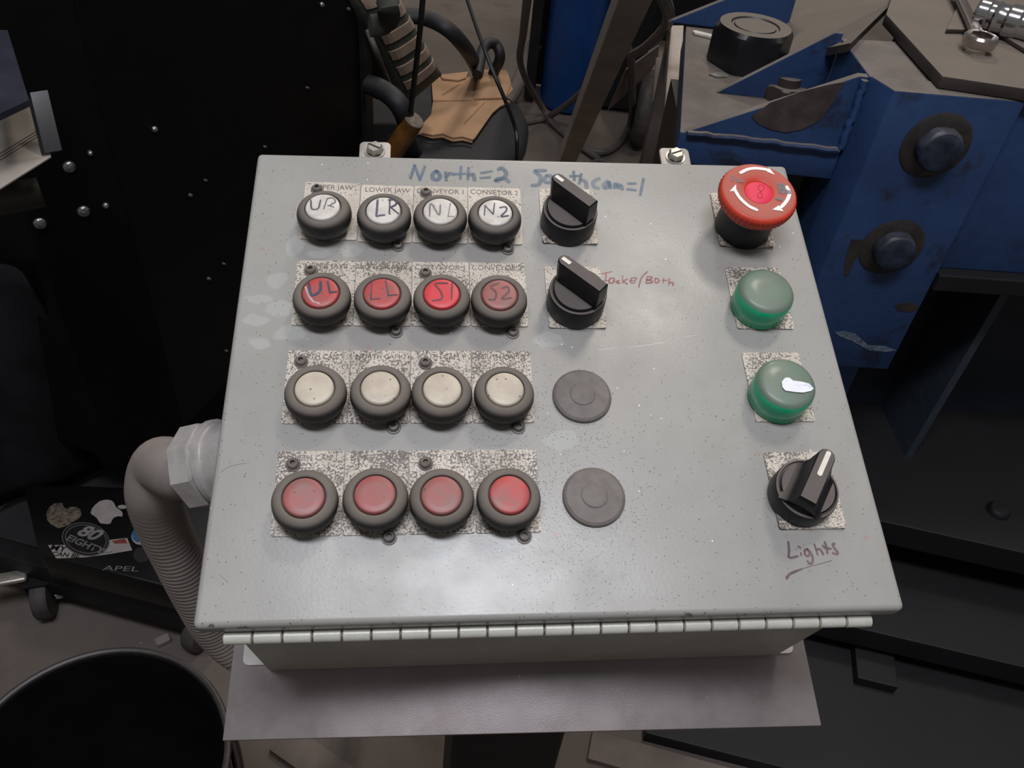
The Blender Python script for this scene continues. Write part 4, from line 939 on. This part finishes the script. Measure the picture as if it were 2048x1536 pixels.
for k in range(8):
    for i in range(n): j = (i + 1) % n; bm.faces.new((rings[k][i], rings[k][j], rings[(k + 1) % 8][j], rings[(k + 1) % 8][i]))
obj('rim', bm, M_binrim, TB, smooth=True)
# strips lying on the floor under the stand
for i, (a_, b_, w_, mat, lab) in enumerate((((560, 1475), (740, 1600), .05, M_brown, 'brown steel strip on the floor in front of the black post'), ((1180, 1490), (1500, 1580), .05, M_brown, 'dusty flat bar on the floor right of the black post'))):
    p_, q_ = at(*a_, .006), at(*b_, .006); c_ = (p_ + q_) / 2
    bm = bmesh.new(); sq_bar(bm, V(p_ - c_, 0), V(q_ - c_, 0), w_, .010, (q_ - p_).cross(Vector((0, 0, 1)))); tag(obj('floor_strip', bm, mat, None, (c_.x, c_.y, .0055)), lab, 'steel strip')
pA_ = at(470, 1500, .3); bm = bmesh.new()
tube(bm, [V(at(462, 1470, .36), .36), V(at(478, 1540, .3), .3), V(at(500, 1700, .12), .12), V(at(500, 1700, .12), .012)], .007, 10, 8); tag(obj('shiny_cable', bm, M_wrench, smooth=True), 'shiny grey cable hanging between the bin and the steel plate', 'cable')

# ================================================================== BACK CENTRE: CHAIR, BACKPACK, CARDBOARD
sc = at(858, 238, .45); sc.z = 0
OC = empty('office_chair', sc, 'black office chair with looped arms behind the control box', 'chair')
def oc(name, bm, mat, **kw):
    o = obj(name, bm, mat, OC, **kw)
    for v in o.data.vertices: v.co = v.co - OC.location
    return o
bm = bmesh.new(); n = 48; rings = []
sr = .245
for (k, z) in ((.55, .372), (.86, .376), (.97, .395), (1., .42), (.95, .444), (.8, .452), (.4, .447)):
    rings.append([bm.verts.new(sc + Vector((sr * k * math.copysign(abs(math.cos(2 * PI * i / n)) ** .7, math.cos(2 * PI * i / n)), sr * k * math.copysign(abs(math.sin(2 * PI * i / n)) ** .7, math.sin(2 * PI * i / n)), z))) for i in range(n)])
for a, b_ in zip(rings, rings[1:]):
    for i in range(n): j = (i + 1) % n; bm.faces.new((a[i], a[j], b_[j], b_[i]))
bm.faces.new(rings[0][::-1]); bm.faces.new(rings[-1]); oc('seat', bm, M_seat, smooth=True, ang=80)
bm = bmesh.new(); tube(bm, [at(760, 30, .68), at(800, 31, .68), at(850, 36, .68), at(895, 58, .67), at(930, 95, .62), at(950, 130, .52), at(960, 160, .40), at(950, 180, .33)], .018, 14, 8, squash=.75); oc('armrest', bm, M_chair, smooth=True)
bm = bmesh.new(); tube(bm, [at(735, 168, .66), at(765, 180, .66), at(795, 205, .65), at(812, 240, .61), at(815, 280, .52), at(830, 310, .44), at(850, 300, .40)], .020, 14, 8, squash=.75); oc('armrest', bm, M_chair, smooth=True)
bm = bmesh.new(); tube(bm, [at(955, 150, .52), at(968, 95, .55), at(990, 88, .55), at(1000, 115, .52), at(985, 150, .46)], .014, 10, 6); oc('arm_bracket', bm, M_chair, smooth=True)
bk = sc + Vector((-.27, .1, 0)); bm = bmesh.new()
Mbk = Matrix.Translation(bk + Vector((0, 0, .75))) @ Matrix.Rotation(R(-12), 4, 'Y') @ Matrix.Rotation(R(8), 4, 'Z'); box(bm, (-.025, -.21, -.2), (.025, .21, .26), .02, 4, Mbk); oc('backrest', bm, M_seat, smooth=True)
bm = bmesh.new(); sq_bar(bm, sc + Vector((-.15, .02, .37)), bk + Vector((.0, 0, .6)), .05, .012); oc('back_bracket', bm, M_chair)
bm = bmesh.new(); lathe(bm, [(.03, .09), (.03, .2), (.022, .2), (.022, .374)], 20, Matrix.Translation(sc)); oc('gas_lift', bm, M_chair, smooth=True)
for k in range(5):
    a_ = R(20 + 72 * k); dv = Vector((math.cos(a_), math.sin(a_), 0)); bm = bmesh.new(); sq_bar(bm, sc + dv * .02 + Vector((0, 0, .115)), sc + dv * .27 + Vector((0, 0, .075)), .045, .025, Vector((0, 0, 1)).cross(dv)); oc('base_leg', bm, M_chair)
    bm = bmesh.new(); lathe(bm, [(.012, -.02), (.027, -.018), (.027, .018), (.012, .02)], 20, Matrix.Translation(sc + dv * .27 + Vector((0, 0, .0275))) @ Matrix.Rotation(a_, 4, 'Z') @ Matrix.Rotation(PI / 2, 4, 'X')); oc('caster_wheel', bm, M_chair, smooth=True)
# cardboard
zc_ = .456
CBD = empty('cardboard_sheet', at(930, 215, zc_), 'torn brown cardboard lying on the black chair seat', 'cardboard')
bw = CBD.location
def sheet(name, pix, z0, th, mat, wav=.006):
    bm = bmesh.new(); P = [at(x, y, z0) - bw for x, y in pix]
    prism(bm, P, Vector((0, 0, th)))
    bmesh.ops.triangulate(bm, faces=[f for f in bm.faces if len(f.verts) > 4]); return obj(name, bm, mat, CBD)
sheet('main_panel', [(832, 270), (848, 248), (862, 232), (866, 205), (862, 152), (880, 150), (905, 155), (945, 158), (960, 170), (1022, 172), (1026, 182), (1010, 200), (1020, 206), (1000, 215), (985, 228), (968, 252), (950, 278), (945, 282), (925, 276), (905, 278), (885, 270), (865, 273), (845, 268)], zc_, .004, M_card)
sheet('corner_flap', [(957, 146), (968, 142), (1012, 143), (1018, 156), (1022, 170), (1016, 186), (1010, 198), (948, 200)], zc_ + .005, .004, M_card)
sheet('torn_flap', [(880, 152), (900, 150), (936, 146), (932, 158), (918, 163), (885, 160)], zc_ + .005, .004, M_card)
for pix in ([(866, 201), (945, 200), (945, 202), (866, 203)], [(884, 189), (915, 170), (922, 168), (886, 191)], [(928, 246), (968, 205), (970, 205), (930, 248)], [(838, 269), (865, 274), (885, 271), (905, 279), (925, 277), (945, 283), (945, 286), (925, 281), (905, 283), (885, 275), (865, 277)]):
    sheet('crease', pix, zc_ + .0043, .0004, M_cardedge)
# backpack
BPc = at(800, 130, .62); BP = empty('backpack', BPc, 'olive backpack with tan webbing stripes slumped on the chair', 'backpack')
def quadgrid(P, nu, nv, bulge, th):
    """P: 4 corner Vectors (TL,TR,BR,BL)"""
    n = (P[1] - P[0]).cross(P[3] - P[0]).normalized()
    if n.dot(CAM - P[0]) < 0: n = -n
    def f(s, t):
        p = P[0].lerp(P[1], s).lerp(P[3].lerp(P[2], s), t)
        return p + n * bulge * (1 - (2 * s - 1) ** 4) * (1 - (2 * t - 1) ** 6)
    return f, n
TLb, TRb, BRb, BLb = at(690, -18, .84), at(768, -52, .84), at(884, 150, .56), at(806, 216, .54)
f, nrm = quadgrid((TLb, TRb, BRb, BLb), 1, 1, .025, .1)
bm = bmesh.new(); nu, nv = 12, 18; fr, bk_ = [], []
for j in range(nv + 1):
    fr.append([bm.verts.new(f(i / nu, j / nv) - BPc) for i in range(nu + 1)])
    bk_.append([bm.verts.new(f(i / nu, j / nv) - BPc - nrm * (.10 + .05 * (1 - (2 * i / nu - 1) ** 2))) for i in range(nu + 1)])
for j in range(nv):
    for i in range(nu):
        bm.faces.new((fr[j][i], fr[j][i + 1], fr[j + 1][i + 1], fr[j + 1][i])); bm.faces.new((bk_[j][i + 1], bk_[j][i], bk_[j + 1][i], bk_[j + 1][i + 1]))
for j in range(nv):
    bm.faces.new((fr[j][0], fr[j + 1][0], bk_[j + 1][0], bk_[j][0])); bm.faces.new((fr[j + 1][nu], fr[j][nu], bk_[j][nu], bk_[j + 1][nu]))
for i in range(nu):
    bm.faces.new((fr[0][i + 1], fr[0][i], bk_[0][i], bk_[0][i + 1])); bm.faces.new((fr[nv][i], fr[nv][i + 1], bk_[nv][i + 1], bk_[nv][i]))
o = obj('pack_body', bm, M_pack, BP, smooth=True, ang=60)
for k, (t0, t1, s0_, s1_) in enumerate(tuple((t_, t_ + .075, .12, .96) for t_ in (.06, .20, .34, .48, .62, .76))):
    bm = bmesh.new(); rows = []
    for t in (t0, t1): rows.append([bm.verts.new(f(s0_ + (s1_ - s0_) * i / 10, t) - BPc + nrm * .003) for i in range(11)])
    for i in range(10): bm.faces.new((rows[0][i], rows[0][i + 1], rows[1][i + 1], rows[1][i]))
    o = obj('webbing_strip', bm, M_web, BP); o.modifiers.new('thickness', 'SOLIDIFY').thickness = .003
bm = bmesh.new(); tube(bm, [p - BPc for p in (at(735, 60, .76), at(755, 110, .72), at(775, 160, .64), at(795, 205, .56))], .006, 8, 6); obj('zip_pull_cord', bm, M_hose, BP, smooth=True)
bm = bmesh.new(); tube(bm, [p - BPc for p in (at(768, -10, .84), at(776, 15, .84), at(775, 45, .80), at(740, 52, .80))], .02, 8, 6, squash=.3); obj('shoulder_strap', bm, M_pack, BP, smooth=True)
# wooden handle
ha, hb = at(828, 240, .62), at(770, 330, .50); bm = bmesh.new(); hc = ha
tube(bm, [V3 - hc for V3 in (ha, ha.lerp(hb, .5), hb, ha.lerp(hb, 2.2))], .021, 18, 4); WH = empty('wooden_handle', hc, 'orange-brown round wooden tool handle behind the left lid clamp', 'tool handle')
obj('shaft', bm, M_wood, WH, smooth=True)
dh = (ha - hb).normalized(); qz = dh.to_track_quat('Z', 'Y').to_matrix().to_4x4(); bm = bmesh.new(); lathe(bm, [(.0195, 0), (.0205, .001), (.019, .0022), (.008, .0024)], 20, qz); obj('sawn_end', bm, M_woodend, WH)['label'] = 'grey sawn end'
# black rod and cables
def cable(name, pts, r, mat, label, cat, n=8):
    c = pts[0]; bm = bmesh.new(); tube(bm, [p - c for p in pts], r, n, 8); return tag(obj(name, bm, mat, None, c, smooth=True), label, cat)
cable('black_rod', [at(848, -30, .95), at(838, 80, .86), at(821, 225, .70)], .0045, M_rod, 'thin black rod standing in front of the backpack', 'rod')
cable('black_cable', [at(925, -30, .80), at(955, 60, .76), at(985, 140, .71), (at(1010, 200, .66)), at(1030, 255, .60), at(1034, 290, .57), at(1032, 340, .50), at(1028, 420, .28), at(1020, 470, .01)], .0042, M_rod, 'thin black cable hanging in front of the cardboard', 'cable')
# gas bottle
g0 = at(1120, 232, .0); gr = .100
GB = empty('gas_bottle', Vector((g0.x + .02, g0.y + .10, 0)), 'bright blue gas bottle standing on the floor at the back', 'gas bottle')
bm = bmesh.new(); lathe(bm, [(.07, 0), (.095, .012), (.105, .04), (.105, 1.15), (.098, 1.22), (.06, 1.29), (.03, 1.32), (.03, 1.36)], 48); obj('cylinder_body', bm, M_gas, GB, smooth=True)
bm = bmesh.new(); lathe(bm, [(.018, 1.36), (.018, 1.42), (.03, 1.42), (.03, 1.44)], 16); obj('valve', bm, M_chrome, GB)
# trolley beside the bottle
t0 = at(1068, 225, 0); TR = empty('bottle_trolley', Vector((g0.x - .03, g0.y + .10, 0)), 'black steel trolley holding the blue gas bottle', 'trolley')
bm = bmesh.new(); box(bm, (-.115, -.03, .02), (-.075, .14, 1.1), .004); obj('side_rail', bm, M_cab2, TR)
bm = bmesh.new(); box(bm, (.180, -.02, .02), (.32, .14, 1.1), .004); obj('side_rail', bm, M_cab2, TR)
bm = bmesh.new(); box(bm, (-.115, .12, .02), (.32, .16, .5), .003); obj('back_plate', bm, M_cab2, TR)
bm = bmesh.new(); tube(bm, [Vector((-.19, -.10, .02)), Vector((-.15, -.05, .06)), Vector((-.095, .05, .2))], .028, 10, 6); obj('foot_guard', bm, M_brown, TR, smooth=True)
# leaning square tube
ba, bb = at(1128, 330, .02), at(1128, 330, .02) + (at(1290, -70, 1.0) - at(1128, 330, .02)) * 1.35; SB = empty('square_tube', ba, 'long dusty square steel tube leaning across the back', 'steel tube')
bm = bmesh.new(); sq_bar(bm, Vector(), bb - ba, .052, .052, Vector((1, -.35, .3)), .003); obj('tube_wall', bm, M_beam, SB)
bm = bmesh.new(); dvb = (bb - ba).normalized(); 
# hoses
cable('rubber_hose', [at(1060, -40, .8), at(1052, 20, .65), at(1046, 70, .5), at(1040, 120, .35), at(1055, 165, .2), at(1085, 215, .06), at(1110, 250, .02), at(1150, 285, .015), at(1200, 320, .015)], .011, M_hose, 'grey rubber hose hanging down left of the blue gas bottle', 'hose')
cable('rubber_hose', [at(1015, 240, .012), at(1050, 244, .012), at(1090, 236, .02), at(1130, 212, .12), at(1170, 178, .25), at(1200, 140, .4), at(1215, 95, .55), at(1240, 40, .7)], .012, M_hose, 'grey rubber hose curving across the foot of the blue gas bottle', 'hose')
cable('rubber_hose', [at(1240, 60, .6), at(1262, 120, .45), at(1264, 180, .3), at(1265, 215, .15), at(1258, 255, .03), at(1235, 290, .015), at(1205, 305, .015), at(1175, 298, .015), at(1160, 280, .015)], .012, M_hose, 'looped hose lying on the floor right of the leaning tube', 'hose')
cable('rubber_hose', [at(1180, 330, .012), at(1200, 322, .012), at(1228, 335, .012), at(1250, 350, .012)], .01, M_hose, 'short hose end lying below the looped hose', 'hose')
cable('rubber_hose', [at(1320, -20, .95), at(1338, 30, .85), at(1325, 62, .75), at(1290, 95, .6), at(1262, 110, .5)], .012, M_hose, 'dark hose drooping beside the top of the leaning tube', 'hose')
# brown panel, tyre, posts
WC = at(1290, 218, .135); TY = empty('wheel', WC, 'dusty black rubber wheel standing behind the leaning tube', 'wheel')
Mt = Matrix.Rotation(R(-8), 4, 'Z') @ Matrix.Rotation(PI / 2, 4, 'Y')
bm = bmesh.new(); n = 40; rings = []
for k in range(10):
    a_ = 2 * PI * k / 10; rings.append([bm.verts.new(Mt @ Vector(((.104 + .028 * math.cos(a_)) * math.cos(2 * PI * i / n), (.104 + .028 * math.cos(a_)) * math.sin(2 * PI * i / n), .03 * math.sin(a_)))) for i in range(n)])
for k in range(10):
    for i in range(n): j = (i + 1) % n; bm.faces.new((rings[k][i], rings[k][j], rings[(k + 1) % 10][j], rings[(k + 1) % 10][i]))
obj('tyre', bm, M_tyre, TY, smooth=True)
bm = bmesh.new(); lathe(bm, [(.03, -.02), (.080, -.012), (.082, .012), (.03, .022)], 32, Mt); obj('hub', bm, M_brown, TY, smooth=True)
pA = at(1240, 190, .14); pB_ = at(1318, 95, .35)
bm = bmesh.new(); c_ = at(1285, 120, .45); pp = [at(1252, 140, .40), at(1318, 92, .42), at(1316, 118, .36), at(1300, 145, .30), at(1215, 222, .22)]
tag(obj('bent_panel', (lambda b_: (prism(b_, [p - c_ for p in pp], Vector((0, .004, .004))), b_)[1])(bmesh.new()), M_brown, None, c_), 'bent brown sheet metal guard above the wheel', 'sheet metal'); bm.free()
SF = empty('channel_stand', Vector((*at(1360, 300, .0).xy, 0)), 'dusty grey channel-steel frame at the left edge of the blue machine', 'stand')
def sf(name, bm, mat, **kw):
    o = obj(name, bm, mat, SF, **kw)
    for v in o.data.vertices: v.co = v.co - SF.location
    return o
fa = at(1352, 60, .72); fb2 = at(1345, 330, .62)
bm = bmesh.new(); prism(bm, [at(1342, 50, .78), at(1368, 50, .78), at(1352, 330, .70), at(1320, 330, .70)], Vector((0, 0, -.03)), bev=.002); sf('channel', bm, M_beam)
bm = bmesh.new(); sq_bar(bm, V(at(1352, 60, .75), 0), V(at(1352, 60, .75), .75), .03, .03); sf('upright', bm, M_brown)
bm = bmesh.new(); sq_bar(bm, V(at(1340, 320, .66), 0), V(at(1340, 320, .66), .67), .03, .03); sf('upright', bm, M_brown)
bm = bmesh.new(); prism(bm, [at(1312, 115, .60), at(1338, 110, .60), at(1332, 200, .52), at(1305, 205, .52)], Vector((0, 0, -.01))); sf('side_plate', bm, M_brown)
bm = bmesh.new(); sq_bar(bm, at(1290, 330, .08), at(1325, 200, .42), .04, .02, Vector((1, 0, 0))); sf('brace', bm, M_brown)
# dark clutter block behind
bm = bmesh.new(); c_ = at(1270, 60, 0); box(bm, (-.1, 0, 0), (.75, .5, .62), .01); tag(obj('tool_chest', bm, M_cab2, None, (c_.x - .0, c_.y - .1, 0)), 'dark steel chest on the floor behind the leaning tube', 'chest')
